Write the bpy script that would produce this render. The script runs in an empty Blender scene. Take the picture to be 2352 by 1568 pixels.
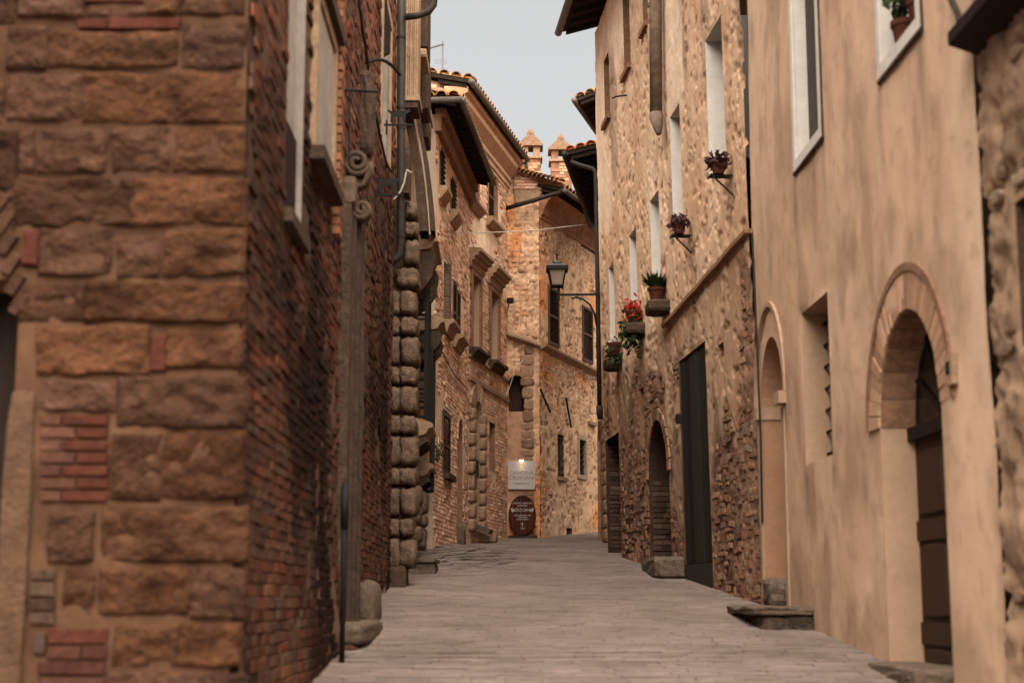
import bpy, bmesh, math, random
import numpy as np
from mathutils import Matrix, Vector
random.seed(7); RNG = np.random.default_rng(7)
scene = bpy.context.scene
COL = scene.collection
R = math.radians

# ------------------------------------------------------------------ camera
FD = 3575.0; PITCH = math.atan((1383-784)/FD); CC, CS = math.cos(PITCH), math.sin(PITCH)
CAMZ = 1.4
cam = bpy.data.cameras.new('camera'); cam.sensor_width = 36.0; cam.lens = FD/2352*36.0
cam.clip_start = .1; cam.clip_end = 500
cam.dof.use_dof = True; cam.dof.focus_distance = 29.0; cam.dof.aperture_fstop = 1.45
cam.dof.aperture_blades = 9
camo = bpy.data.objects.new('camera', cam); COL.objects.link(camo)
camo.location = (0, 0, CAMZ); camo.rotation_euler = (R(90)+PITCH, 0, 0)
scene.camera = camo
scene.render.resolution_x = 1024; scene.render.resolution_y = 682
# ------------------------------------------------------------------ sky and light (overcast)
SUN_EL, SUN_AZ = R(56), R(171)          # azimuth clockwise from +Y: behind the camera, along the street
w = bpy.data.worlds.new('World'); scene.world = w; w.use_nodes = True
nt = w.node_tree; nt.nodes.clear()
sky = nt.nodes.new('ShaderNodeTexSky'); sky.sky_type = 'NISHITA'; sky.sun_disc = False
sky.sun_elevation = SUN_EL; sky.sun_rotation = SUN_AZ; sky.air_density = 1.0; sky.dust_density = 6.0; sky.ozone_density = 1.0
hs = nt.nodes.new('ShaderNodeHueSaturation'); hs.inputs['Saturation'].default_value = .06
mx = nt.nodes.new('ShaderNodeMix'); mx.data_type = 'RGBA'; mx.inputs[0].default_value = .8
mx.inputs[7].default_value = (.955, .958, .96, 1)
bg = nt.nodes.new('ShaderNodeBackground'); bg.inputs['Strength'].default_value = .05
wo = nt.nodes.new('ShaderNodeOutputWorld')
nt.links.new(sky.outputs[0], hs.inputs['Color']); nt.links.new(hs.outputs[0], mx.inputs[6])
nt.links.new(mx.outputs[2], bg.inputs['Color']); nt.links.new(bg.outputs[0], wo.inputs[0])
sl = bpy.data.lights.new('sun', 'SUN'); sl.energy = 1.5; sl.angle = R(95); sl.color = (1, .92, .81)
so = bpy.data.objects.new('sun', sl); COL.objects.link(so)
sd = Vector((math.sin(SUN_AZ)*math.cos(SUN_EL), math.cos(SUN_AZ)*math.cos(SUN_EL), math.sin(SUN_EL)))
so.rotation_euler = sd.to_track_quat('Z', 'Y').to_euler(); so.location = (0, -5, 30)
vs = scene.view_settings; vs.view_transform = 'Standard'; vs.look = 'None'; vs.gamma = 1; vs.exposure = 3.3
vs.use_curve_mapping = False

# ------------------------------------------------------------------ photo pixels (2352 wide) to rays and points
def ray(x, y):
    u = (x-1176)/FD; v = (784-y)/FD
    return np.array((u, CC-v*CS, CS+v*CC))
CAM = np.array((0, 0, CAMZ))
def PD(x, y, d):                       # point on the ray at street distance d
    r = ray(x, y); return CAM + r*(d/r[1])
def proj(p):
    p = np.asarray(p, float); Z = p[..., 2]-CAMZ
    yc = p[..., 1]*CC+Z*CS; zc = -p[..., 1]*CS+Z*CC
    return 1176+FD*p[..., 0]/yc, 784-FD*zc/yc
def gz(x, y):
    return .082*y + .2*np.exp(-((y-26.5)/3.2)**2)*np.clip(-x/1.3, 0, 1)

class W:                               # a wall: s along, z up, n towards the street
    def __init__(self, A, B, left=True, lean=0., zref=2.):
        self.A = np.array(A, float); B = np.array(B, float)
        self.L = float(np.linalg.norm(B-self.A)); self.t = (B-self.A)/self.L
        self.n = np.array((self.t[1], -self.t[0])) if left else np.array((-self.t[1], self.t[0]))
        self.lean = lean; self.zref = zref
    def at(self, s, z, n=0.):
        o = n+self.lean*(z-self.zref)
        return np.array((self.A[0]+s*self.t[0]+o*self.n[0], self.A[1]+s*self.t[1]+o*self.n[1], z))
    def ats(self, s, z, n):
        o = n+self.lean*(z-self.zref)
        return np.stack((self.A[0]+s*self.t[0]+o*self.n[0], self.A[1]+s*self.t[1]+o*self.n[1], z), -1)
    def px(self, x, y, off=0.):
        r = ray(x, y)
        a = (self.A-CAM[:2])@self.n + off + self.lean*(CAMZ-self.zref)
        k = a/(r[:2]@self.n - self.lean*r[2])
        p = CAM+k*r
        return float((p[:2]-self.A)@self.t), float(p[2])
    def op(self, xf, yt, yb, xn, off=0., **k):
        z1 = self.px(xf, yt, off)[1]; z0 = self.px(xf, yb, off)[1]; ym = (yt+yb)/2
        a = self.px(xf, ym, off)[0]; b = self.px(xn, ym, off)[0]
        d = dict(s0=min(a, b), s1=max(a, b), z0=min(z0, z1), z1=max(z0, z1), arch=0); d.update(k); return d
    def basis(self):
        n = Vector((self.n[0], self.n[1], 0)); z = Vector((0, 0, 1)); x = n.cross(z)
        return x, n, z

# ------------------------------------------------------------------ noise
def _h(ix, iy, seed):
    h = (ix.astype(np.int64)*374761393 + iy.astype(np.int64)*668265263 + seed*1442695041) & 0xffffffff
    h = ((h ^ (h >> 13))*1274126177) & 0xffffffff
    h = ((h ^ (h >> 16))*2246822519) & 0xffffffff
    return ((h ^ (h >> 15)) & 0xffffff)/float(0xffffff)
def vn(x, y, seed=0):
    x = np.asarray(x, float); y = np.asarray(y, float)
    ix = np.floor(x); iy = np.floor(y); fx = x-ix; fy = y-iy
    fx = fx*fx*(3-2*fx); fy = fy*fy*(3-2*fy)
    a = _h(ix, iy, seed); b = _h(ix+1, iy, seed); c = _h(ix, iy+1, seed); d = _h(ix+1, iy+1, seed)
    return (a*(1-fx)+b*fx)*(1-fy)+(c*(1-fx)+d*fx)*fy
def fbm(x, y, seed=0, o=4):
    t = 0; a = .5; n = 0
    for k in range(o):
        t = t+a*vn(np.asarray(x)*2**k+k*17.3, np.asarray(y)*2**k-k*9.1, seed+k); n += a; a *= .5
    return t/n
def voro(x, y, seed=0):
    ix = np.floor(x); iy = np.floor(y)
    f1 = np.full(x.shape, 9.); f2 = np.full(x.shape, 9.); idd = np.zeros(x.shape)
    for dx in (-1, 0, 1):
        for dy in (-1, 0, 1):
            cx = ix+dx; cy = iy+dy
            px = cx+.15+.7*_h(cx, cy, seed); py = cy+.15+.7*_h(cx, cy, seed+5)
            d = np.hypot(px-x, py-y); m = d < f1
            f2 = np.where(m, f1, np.minimum(f2, d)); idd = np.where(m, _h(cx, cy, seed+9), idd); f1 = np.where(m, d, f1)
    return f1, f2, idd
def sm(a, b, x):
    t = np.clip((np.asarray(x, float)-a)/(b-a), 0, 1); return t*t*(3-2*t)
def mixc(a, b, t):
    return np.asarray(a)*(1-t[..., None])+np.asarray(b)*t[..., None]

# ------------------------------------------------------------------ materials
MATS = {}
def mat(name, src, rough=.9, mott=(9., .35), mott2=(1.3, .25), bump=(60., .4, .01), spec=.06, metal=0., stretch=None, emit=None):
    if name in MATS: return MATS[name]
    m = bpy.data.materials.new(name); m.use_nodes = True; t = m.node_tree; t.nodes.clear(); L = t.links.new
    out = t.nodes.new('ShaderNodeOutputMaterial'); b = t.nodes.new('ShaderNodeBsdfPrincipled'); L(b.outputs[0], out.inputs[0])
    b.inputs['Roughness'].default_value = rough; b.inputs['Metallic'].default_value = metal
    b.inputs['Specular IOR Level'].default_value = spec
    if src == 'attr':
        c = t.nodes.new('ShaderNodeAttribute'); c.attribute_name = 'Col'; col = c.outputs['Color']
    elif src == 'obj':
        c = t.nodes.new('ShaderNodeObjectInfo'); col = c.outputs['Color']
    else:
        c = t.nodes.new('ShaderNodeRGB'); c.outputs[0].default_value = (*src, 1); col = c.outputs[0]
    g = t.nodes.new('ShaderNodeNewGeometry'); pos = g.outputs['Position']
    if stretch:
        mp = t.nodes.new('ShaderNodeMapping'); mp.inputs['Scale'].default_value = stretch; L(pos, mp.inputs[0]); pos2 = mp.outputs[0]
    else: pos2 = pos
    for (sc, am) in (mott, mott2):
        if am <= 0: continue
        n = t.nodes.new('ShaderNodeTexNoise'); n.inputs['Scale'].default_value = sc; n.inputs['Detail'].default_value = 5; n.inputs['Roughness'].default_value = .65
        L(pos2, n.inputs['Vector'])
        mr = t.nodes.new('ShaderNodeMapRange'); mr.inputs[1].default_value = .25; mr.inputs[2].default_value = .75
        mr.inputs[3].default_value = 1-am; mr.inputs[4].default_value = 1+am; L(n.outputs['Fac'], mr.inputs[0])
        vm = t.nodes.new('ShaderNodeVectorMath'); vm.operation = 'SCALE'; L(col, vm.inputs[0]); L(mr.outputs[0], vm.inputs['Scale']); col = vm.outputs[0]
    L(col, b.inputs['Base Color'])
    if bump:
        n = t.nodes.new('ShaderNodeTexNoise'); n.inputs['Scale'].default_value = bump[0]; n.inputs['Detail'].default_value = 6; L(pos2, n.inputs['Vector'])
        bp = t.nodes.new('ShaderNodeBump'); bp.inputs['Strength'].default_value = bump[1]; bp.inputs['Distance'].default_value = bump[2]
        L(n.outputs['Fac'], bp.inputs['Height']); L(bp.outputs[0], b.inputs['Normal'])
    if emit:
        b.inputs['Emission Color'].default_value = (*emit[0], 1); b.inputs['Emission Strength'].default_value = emit[1]
    MATS[name] = m; return m
M_WALL = mat('rough_wall', 'attr', .95, (14., .2), (2.2, .14), (45., .5, .01))
M_PLASTER = mat('smooth_plaster', 'attr', .92, (55., .12), (3., .1), (90., .5, .008))
M_BRICKO = mat('brick_piece', 'obj', .95, (22., .4), (5., .25), (70., .7, .01))
M_BRICKS = mat('brick_mass', 'attr', .95, (22., .4), (5., .25), (70., .7, .01))
M_STONEO = mat('stone_piece', 'obj', .95, (18., .4), (4., .25), (40., .9, .02))
M_STONES = mat('stone_mass', 'attr', .95, (18., .4), (4., .25), (40., .9, .02))
M_BLOCK = mat('sandstone_block', 'attr', .95, (26., .45), (6., .3), (38., 1., .03))
M_RUST = mat('rusticated_stone', (.13, .084, .055), .95, (28., .5), (5., .35), (48., 1., .03))
M_PALE = mat('pale_stone', (.36, .265, .185), .9, (24., .35), (4., .2), (40., .6, .01))
M_PALE2 = mat('warm_stone', (.27, .17, .105), .9, (24., .35), (4., .25), (40., .6, .01))
M_STEP = mat('step_stone', (.11, .078, .055), .95, (16., .45), (3., .35), (40., .9, .02))
M_DARKST = mat('dark_stone', (.06, .038, .026), .95, (18., .4), (4., .3), (40., .8, .02))
M_WHITE = mat('white_reveal', (.5, .45, .4), .85, (14., .08), (3., .1), (50., .3, .004))
M_BRREV = mat('brick_reveal', (.2, .105, .062), .95, (16., .35), (4., .25), (50., .8, .01))
M_ORREV = mat('orange_plaster', (.31, .17, .1), .92, (20., .1), (3., .12), (60., .3, .005))
M_PLREV = mat('tan_plaster', (.33, .212, .137), .92, (20., .1), (3., .12), (60., .3, .005))
M_DARKWOOD = mat('dark_wood', (.018, .011, .008), .7, (30., .3), (6., .25), (40., .5, .005), stretch=(6, 6, .5))
M_EAVE = mat('eave_wood', (.024, .016, .0115), .9, (20., .35), (4., .2), (40., .5, .006))
M_DOOR = mat('door_wood', (.036, .018, .0115), .6, (25., .35), (5., .25), (40., .5, .004), stretch=(8, 8, .6))
M_BLACKDOOR = mat('black_planks', (.02, .017, .0145), .75, (25., .4), (5., .3), (40., .6, .005), stretch=(8, 8, .5))
M_PLATE = mat('grey_plate', (.03, .026, .022), .7, (12., .25), (4., .2), (40., .4, .004))
M_SHUT = mat('brown_shutter', (.085, .053, .041), .65, (20., .2), (4., .15), (40., .3, .003))
M_GLASS = mat('dark_glass', (.006, .0058, .0055), .12, (4., .2), (1., .1), None, spec=.25)
M_IRON = mat('black_iron', (.009, .0078, .007), .65, (30., .3), (6., .2), (50., .5, .004), spec=.15)
M_PIPE = mat('brown_pipe', (.022, .0155, .012), .65, (12., .3), (3., .25), (40., .3, .004), spec=.15)
M_GUT = mat('grey_gutter', (.085, .064, .05), .6, (12., .3), (3., .25), (40., .3, .004), spec=.15)
M_GPIPE = mat('clay_pipe', (.15, .105, .075), .8, (12., .3), (3., .3), (40., .4, .006))
M_TERRA = mat('terracotta_pot', (.065, .021, .013), .85, (16., .2), (3., .15), (40., .3, .004))
M_TILE = mat('roof_tile', 'obj', .95, (18., .4), (4., .3), (50., .7, .01))
M_ROOFBASE = mat('roof_bed', (.2, .1, .055), .95, (16., .4), (3., .3), (40., .8, .02))
M_LEAF = mat('leaf', (.022, .034, .012), .6, (30., .4), (6., .3), None)
M_LEAF2 = mat('purple_leaf', (.045, .018, .02), .6, (30., .4), (6., .3), None)
M_RED = mat('red_petal', (.3, .022, .012), .6, (30., .2), (6., .2), None)
M_WPETAL = mat('white_petal', (.4, .37, .28), .6, (30., .2), (6., .2), None)
M_CABLE = mat('cable', (.4, .33, .27), .7, (30., .2), (6., .2), None)
M_DCABLE = mat('dark_cable', (.03, .024, .02), .7, (30., .2), (6., .2), None)
M_SIGN = mat('sign_board', (.42, .385, .365), .6, (10., .05), (2., .05), None)
M_SIGNTXT = mat('sign_lettering', (.21, .155, .145), .7, (10., .1), (2., .1), None)
M_SIGNRED = mat('sign_arrow', (.18, .075, .065), .7, (10., .2), (2., .1), None)
M_BARREL = mat('barrel_wood', 'obj', .55, (14., .35), (3., .25), (40., .4, .004), stretch=(5, 5, .5))
M_BTXT = mat('white_lettering', (.36, .32, .28), .7, (10., .05), (2., .05), None)
M_LAMPG = mat('frosted_glass', (.2, .16, .12), .35, (10., .08), (2., .1), None)
M_BULB = mat('lit_bulb', (1, .9, .75), .5, (4., 0), (1., 0), None, emit=((1, .72, .42), 2.))
M_ANT = mat('aerial_metal', (.16, .15, .15), .5, (10., .1), (2., .1), None, metal=.4)
M_ROAD = mat('road_bed', (.1, .072, .057), .95, (20., .35), (2., .25), (50., .7, .01))
M_PAVEO = mat('paving_piece', 'obj', .85, (10., .18), (1.1, .3), (70., .45, .006))
M_PAVES = mat('paving_mass', 'attr', .85, (10., .18), (1.1, .3), (70., .45, .006))
M_BODY = mat('side_stucco', (.3, .19, .12), .95, (8., .25), (1., .2), (30., .6, .01))

# ------------------------------------------------------------------ objects
ORG = {}                                # world position of the thing an object belongs to
def thing(name, label, cat, loc, group=None):
    o = bpy.data.objects.new(name, None); o.empty_display_size = .2; COL.objects.link(o)
    o.location = tuple(float(v) for v in loc); o['label'] = label; o['category'] = cat
    if group: o['group'] = group
    ORG[o.name] = np.array([float(v) for v in loc]); return o
def tag(o, label, cat, group=None):
    o['label'] = label; o['category'] = cat
    if group: o['group'] = group
    return o
def newobj(name, me, m, parent=None, color=None, kind=None):
    o = bpy.data.objects.new(name, me); COL.objects.link(o)
    if m and not me.materials: me.materials.append(m)
    if parent is not None:
        o.parent = parent; ORG[o.name] = ORG[parent.name]
    if color is not None: o.color = (float(color[0]), float(color[1]), float(color[2]), 1)
    if kind: o['kind'] = kind
    return o
def np_mesh(name, v, quads=None, tris=None, col=None, smooth=False):
    me = bpy.data.meshes.new(name); v = np.asarray(v, np.float32)
    nq = 0 if quads is None else len(quads); ntr = 0 if tris is None else len(tris)
    me.vertices.add(len(v)); me.vertices.foreach_set('co', v.ravel())
    lv = []; starts = []; tot = []
    if nq: lv.append(np.asarray(quads, np.int32).ravel()); starts.append(np.arange(nq)*4); tot.append(np.full(nq, 4))
    if ntr: lv.append(np.asarray(tris, np.int32).ravel()); starts.append(nq*4+np.arange(ntr)*3); tot.append(np.full(ntr, 3))
    lv = np.concatenate(lv).astype(np.int32)
    me.loops.add(len(lv)); me.loops.foreach_set('vertex_index', lv)
    me.polygons.add(nq+ntr); me.polygons.foreach_set('loop_start', np.concatenate(starts).astype(np.int32))
    me.polygons.foreach_set('loop_total', np.concatenate(tot).astype(np.int32))
    if smooth: me.polygons.foreach_set('use_smooth', np.ones(nq+ntr, bool))
    if col is not None:
        a = me.color_attributes.new('Col', 'FLOAT_COLOR', 'POINT')
        c = np.ones((len(v), 4), np.float32); c[:, :3] = col; a.data.foreach_set('color', c.ravel())
    me.update(calc_edges=True); return me
class MB:
    def __init__(self): self.v = []; self.f = []
    def add(self, vs, fs):
        o = len(self.v); self.v += [tuple(map(float, p)) for p in vs]; self.f += [tuple(i+o for i in f) for f in fs]; return self
    def quad(self, a, b, c, d): return self.add((a, b, c, d), ((0, 1, 2, 3),))
    def box(self, w, s0, s1, z0, z1, n0, n1):
        P = [w.at(s, z, n) for n in (n0, n1) for z in (z0, z1) for s in (s0, s1)]
        return self.add(P, ((0, 1, 3, 2), (4, 6, 7, 5), (0, 4, 5, 1), (2, 3, 7, 6), (0, 2, 6, 4), (1, 5, 7, 3)))
    def bar(self, a, b, wx, wz=None):          # square bar between two points
        a = Vector(a); b = Vector(b); d = (b-a).normalized(); wz = wz or wx
        u = d.cross(Vector((0, 0, 1)));  u = Vector((1, 0, 0)) if u.length < 1e-4 else u.normalized()
        k = u.cross(d); P = []
        for p in (a, b):
            for (i, j) in ((-1, -1), (1, -1), (1, 1), (-1, 1)): P.append(p+u*wx*.5*i+k*wz*.5*j)
        return self.add(P, ((0, 1, 2, 3), (7, 6, 5, 4), (0, 4, 5, 1), (1, 5, 6, 2), (2, 6, 7, 3), (3, 7, 4, 0)))
    def tube(self, pts, r, seg=10, cap=True):
        pts = [Vector(p) for p in pts]; n = len(pts); rs = r if isinstance(r, (list, tuple)) else [r]*n
        rings = []; u = None
        for i, p in enumerate(pts):
            d = (pts[min(i+1, n-1)]-pts[max(i-1, 0)]).normalized()
            if u is None: u = d.cross(Vector((0, 0, 1))); u = Vector((1, 0, 0)) if u.length < 1e-3 else u.normalized()
            else:
                u = u-d*u.dot(d); u.normalize()
            k = d.cross(u); rings.append([p+(u*math.cos(2*math.pi*j/seg)+k*math.sin(2*math.pi*j/seg))*rs[i] for j in range(seg)])
        V = [q for ring in rings for q in ring]; Fs = []
        for i in range(n-1):
            for j in range(seg):
                j2 = (j+1) % seg; Fs.append((i*seg+j, i*seg+j2, (i+1)*seg+j2, (i+1)*seg+j))
        if cap: Fs.append(tuple(range(seg))[::-1]); Fs.append(tuple((n-1)*seg+j for j in range(seg)))
        return self.add(V, Fs)
    def lathe(self, c, prof, seg=14):
        c = Vector(c); V = []; Fs = []
        for (r, z) in prof:
            for j in range(seg): V.append(c+Vector((r*math.cos(2*math.pi*j/seg), r*math.sin(2*math.pi*j/seg), z)))
        for i in range(len(prof)-1):
            for j in range(seg):
                j2 = (j+1) % seg; Fs.append((i*seg+j, i*seg+j2, (i+1)*seg+j2, (i+1)*seg+j))
        Fs.append(tuple(range(seg))[::-1]); Fs.append(tuple((len(prof)-1)*seg+j for j in range(seg)))
        return self.add(V, Fs)
    def prof(self, w, pr, s0, s1):              # profile of (n, z) extruded along a wall
        n = len(pr); V = [w.at(s0, z, o) for (o, z) in pr]+[w.at(s1, z, o) for (o, z) in pr]
        Fs = [(i, (i+1) % n, n+(i+1) % n, n+i) for i in range(n)]+[tuple(range(n))[::-1], tuple(range(n, 2*n))]
        return self.add(V, Fs)
    def plate(self, w, pts, n0, n1):            # outline of (s, z) extruded along n
        n = len(pts); V = [w.at(s, z, n0) for (s, z) in pts]+[w.at(s, z, n1) for (s, z) in pts]
        Fs = [(i, (i+1) % n, n+(i+1) % n, n+i) for i in range(n)]+[tuple(range(n))[::-1], tuple(range(n, 2*n))]
        return self.add(V, Fs)
    def rbox(self, c, h, k=6., div=5, rough=.0, seed=0, ax=None):   # rounded, uneven block
        g = np.linspace(-1, 1, div+1); c = np.asarray(c, float); h = np.asarray(h, float)
        idx = {}; V = []; Fs = []
        def vid(p):
            key = tuple(np.round(p, 4))
            if key not in idx: idx[key] = len(V); V.append(np.array(p, float))
            return idx[key]
        for a in range(3):
            for sg in (-1, 1):
                b, d = (a+1) % 3, (a+2) % 3
                for i in range(div):
                    for j in range(div):
                        q = []
                        for (ii, jj) in ((i, j), (i+1, j), (i+1, j+1), (i, j+1)):
                            p = [0, 0, 0]; p[a] = sg; p[b] = g[ii]; p[d] = g[jj]; q.append(vid(p))
                        Fs.append(tuple(q if sg > 0 else q[::-1]))
        V = np.array(V); nn = (np.abs(V)**k).sum(1)**(1/k); V = V/nn[:, None]
        if rough:
            e = fbm(V[:, 0]*2.3+seed*3.1+V[:, 1]*1.7, V[:, 2]*2.3+V[:, 1]*1.3-seed, seed, 3)-.5
            Q = V*h; Q = Q+V/np.linalg.norm(V, axis=1)[:, None]*(e*2*rough)[:, None]
        else: Q = V*h
        if ax is not None: Q = Q[:, :1]*np.array(ax[0])+Q[:, 1:2]*np.array(ax[1])+Q[:, 2:]*np.array(ax[2])
        return self.add(Q+c, Fs)
    def build(self, name, m, parent=None, smooth=False, kind=None, color=None, base=False):
        v = np.array(self.v)
        if parent is not None: org = ORG[parent.name]
        else:
            org = np.array(((v[:, 0].min()+v[:, 0].max())/2, (v[:, 1].min()+v[:, 1].max())/2, v[:, 2].min()))
        me = bpy.data.meshes.new(name); me.from_pydata([tuple(p) for p in (v-org)], [], self.f)
        if smooth:
            me.polygons.foreach_set('use_smooth', np.ones(len(me.polygons), bool))
        o = newobj(name, me, m, parent, color, kind)
        if parent is None: o.location = org; ORG[o.name] = org
        return o
WX = W((0, 0), (1, 0))                    # helper frame: s = x, n = -y
def part_box(name, w, s0, s1, z0, z1, n0, n1, m, parent): return MB().box(w, s0, s1, z0, z1, n0, n1).build(name, m, parent)

# ------------------------------------------------------------------ walls
def lines(a, b, res, brk):
    brk = sorted(set([round(a, 4), round(b, 4)]+[round(x, 4) for x in brk if a < x < b])); out = []
    for p, q in zip(brk[:-1], brk[1:]):
        n = max(1, int(math.ceil((q-p)/res))); out += list(np.linspace(p, q, n+1)[:-1])
    return np.array(out+[brk[-1]])
def field(name, w, s0, s1, z0, z1, ops, rs, rz, fn, m, parent, fade=.06):
    S = lines(s0, s1, rs, [o[k] for o in ops for k in ('s0', 's1')]); Z = lines(z0, z1, rz, [o[k] for o in ops for k in ('z0', 'z1')])
    gs, gzz = np.meshgrid(S, Z); h, c = fn(gs, gzz)
    def fadeh(gs, gzz, h):
        for o in ops:
            d = np.maximum(np.maximum(o['s0']-gs, gs-o['s1']), np.maximum(o['z0']-gzz, gzz-o['z1'])); h = h*np.clip(d/fade, 0, 1)
        return h
    h = fadeh(gs, gzz, h)
    V = w.ats(gs, gzz, h).reshape(-1, 3); C = c.reshape(-1, 3)
    ns = len(S); i, j = np.meshgrid(np.arange(len(S)-1), np.arange(len(Z)-1)); a = (j*ns+i)
    cs = (S[:-1]+S[1:])/2; cz = (Z[:-1]+Z[1:])/2; gcs, gcz = np.meshgrid(cs, cz); keep = np.ones(gcs.shape, bool)
    for o in ops: keep &= ~((gcs > o['s0']) & (gcs < o['s1']) & (gcz > o['z0']) & (gcz < o['z1']))
    a = a[keep]; Q = np.stack((a, a+1, a+ns+1, a+ns), -1)
    Vs = [V]; Cs = [C]; Qs = [Q]; base = len(V)
    for o in ops:
        if not o.get('arch'): continue
        hw = (o['s1']-o['s0'])/2; cx = (o['s0']+o['s1'])/2; rise = o['arch']; zs = o['z1']-rise; nt_, nr = 32, 3
        th = np.linspace(0, math.pi, nt_+1); ca, sa = np.cos(th), np.sin(th)
        k = np.minimum(1/np.maximum(np.abs(ca), 1e-6), 1/np.maximum(sa, 1e-6))
        rr = np.linspace(0, 1, nr+1)[:, None]
        fs = cx+hw*ca*(1+(k-1)*rr); fz = zs+rise*sa*(1+(k-1)*rr)
        hh, c2 = fn(fs, fz); hh = hh*0
        Vs.append(w.ats(fs, fz, hh).reshape(-1, 3)); Cs.append(c2.reshape(-1, 3))
        ii, jj = np.meshgrid(np.arange(nt_), np.arange(nr)); b = base+jj*(nt_+1)+ii; b = b.ravel()
        Qs.append(np.stack((b, b+1, b+nt_+2, b+nt_+1), -1)); base += (nt_+1)*(nr+1)
    me = np_mesh(name, np.concatenate(Vs)-ORG[parent.name], np.concatenate(Qs), None, np.clip(np.concatenate(Cs), .002, .95), False)
    return newobj(name, me, m, parent)
def outline(o, n=20):
    if not o.get('arch'): return [(o['s0'], o['z0']), (o['s1'], o['z0']), (o['s1'], o['z1']), (o['s0'], o['z1'])]
    hw = (o['s1']-o['s0'])/2; cx = (o['s0']+o['s1'])/2; zs = o['z1']-o['arch']
    return [(o['s0'], o['z0']), (o['s1'], o['z0'])]+[(cx+hw*math.cos(t), zs+o['arch']*math.sin(t)) for t in np.linspace(0, math.pi, n+1)]
def reveal(w, o, depth, m, parent, name='reveal', n0=0.0):
    P = outline(o); b = MB()
    for p, q in zip(P, P[1:]+P[:1]): b.quad(w.at(*p, n0), w.at(*q, n0), w.at(*q, -depth), w.at(*p, -depth))
    return b.build(name, m, parent)
def infill(w, o, depth, m, parent, name='panel'):
    P = outline(o); return MB().add([w.at(*p, -depth+.004) for p in P], (tuple(range(len(P))),)).build(name, m, parent)
def ring(w, o, wd, n0, n1, m, parent, name='surround', bottom=True):
    b = MB(); s0, s1, z0, z1 = o['s0'], o['s1'], o['z0'], o['z1']
    zb = z0-wd if bottom else z0
    b.box(w, s0-wd, s0, zb, z1+wd, n0, n1).box(w, s1, s1+wd, zb, z1+wd, n0, n1).box(w, s0, s1, z1, z1+wd, n0, n1)
    if bottom: b.box(w, s0, s1, zb, z0, n0, n1)
    return b.build(name, m, parent)

# brick-sized pieces: unit meshes shared by all objects
def unit_brick(seed):
    rnd = random.Random(seed); V = []
    for (k, y) in ((1., 0.), (1., .72), (.93, 1.)):
        for (i, j) in ((-1, -1), (1, -1), (1, 1), (-1, 1)):
            V.append((i*(k+rnd.uniform(-.03, .03))*.5, y+(rnd.uniform(-.14, .14) if y else 0), j*(k-(1-k)*.6+rnd.uniform(-.05, .05))*.5))
    Fs = [(8, 9, 10, 11)]
    for b in (0, 4):
        for j in range(4): Fs.append((b+j, b+(j+1) % 4, b+4+(j+1) % 4, b+4+j))
    return V, Fs
def unit_stone(seed, n=9):
    rnd = random.Random(seed); V = []; rad = [rnd.uniform(.82, 1.05) for _ in range(n)]
    for (k, y) in ((1., 0.), (1., .6), (.93, .92), (.6, 1.)):
        for j in range(n):
            a = 2*math.pi*j/n; c, s = math.cos(a), math.sin(a); e = (abs(c)**7+abs(s)**7)**(-1/7)
            V.append((.5*c*e*k*rad[j], y+(rnd.uniform(-.08, .08) if y else 0), .5*s*e*k*rad[j]))
    Fs = [tuple(3*n+j for j in range(n))]
    for b in range(3):
        for j in range(n): Fs.append((b*n+j, b*n+(j+1) % n, (b+1)*n+(j+1) % n, (b+1)*n+j))
    return V, Fs
UB = [unit_brick(i) for i in range(6)]; US = [unit_stone(i) for i in range(8)]
SHARED = {}
def shared(kind, i, m):
    key = (kind, i, m.name)
    if key not in SHARED:
        V, Fs = (UB if kind == 'b' else US)[i]; me = bpy.data.meshes.new(kind+'_unit'); me.from_pydata(V, [], Fs); me.materials.append(m)
        if kind == 's': me.polygons.foreach_set('use_smooth', np.ones(len(me.polygons), bool))
        SHARED[key] = me
    return SHARED[key]
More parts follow.
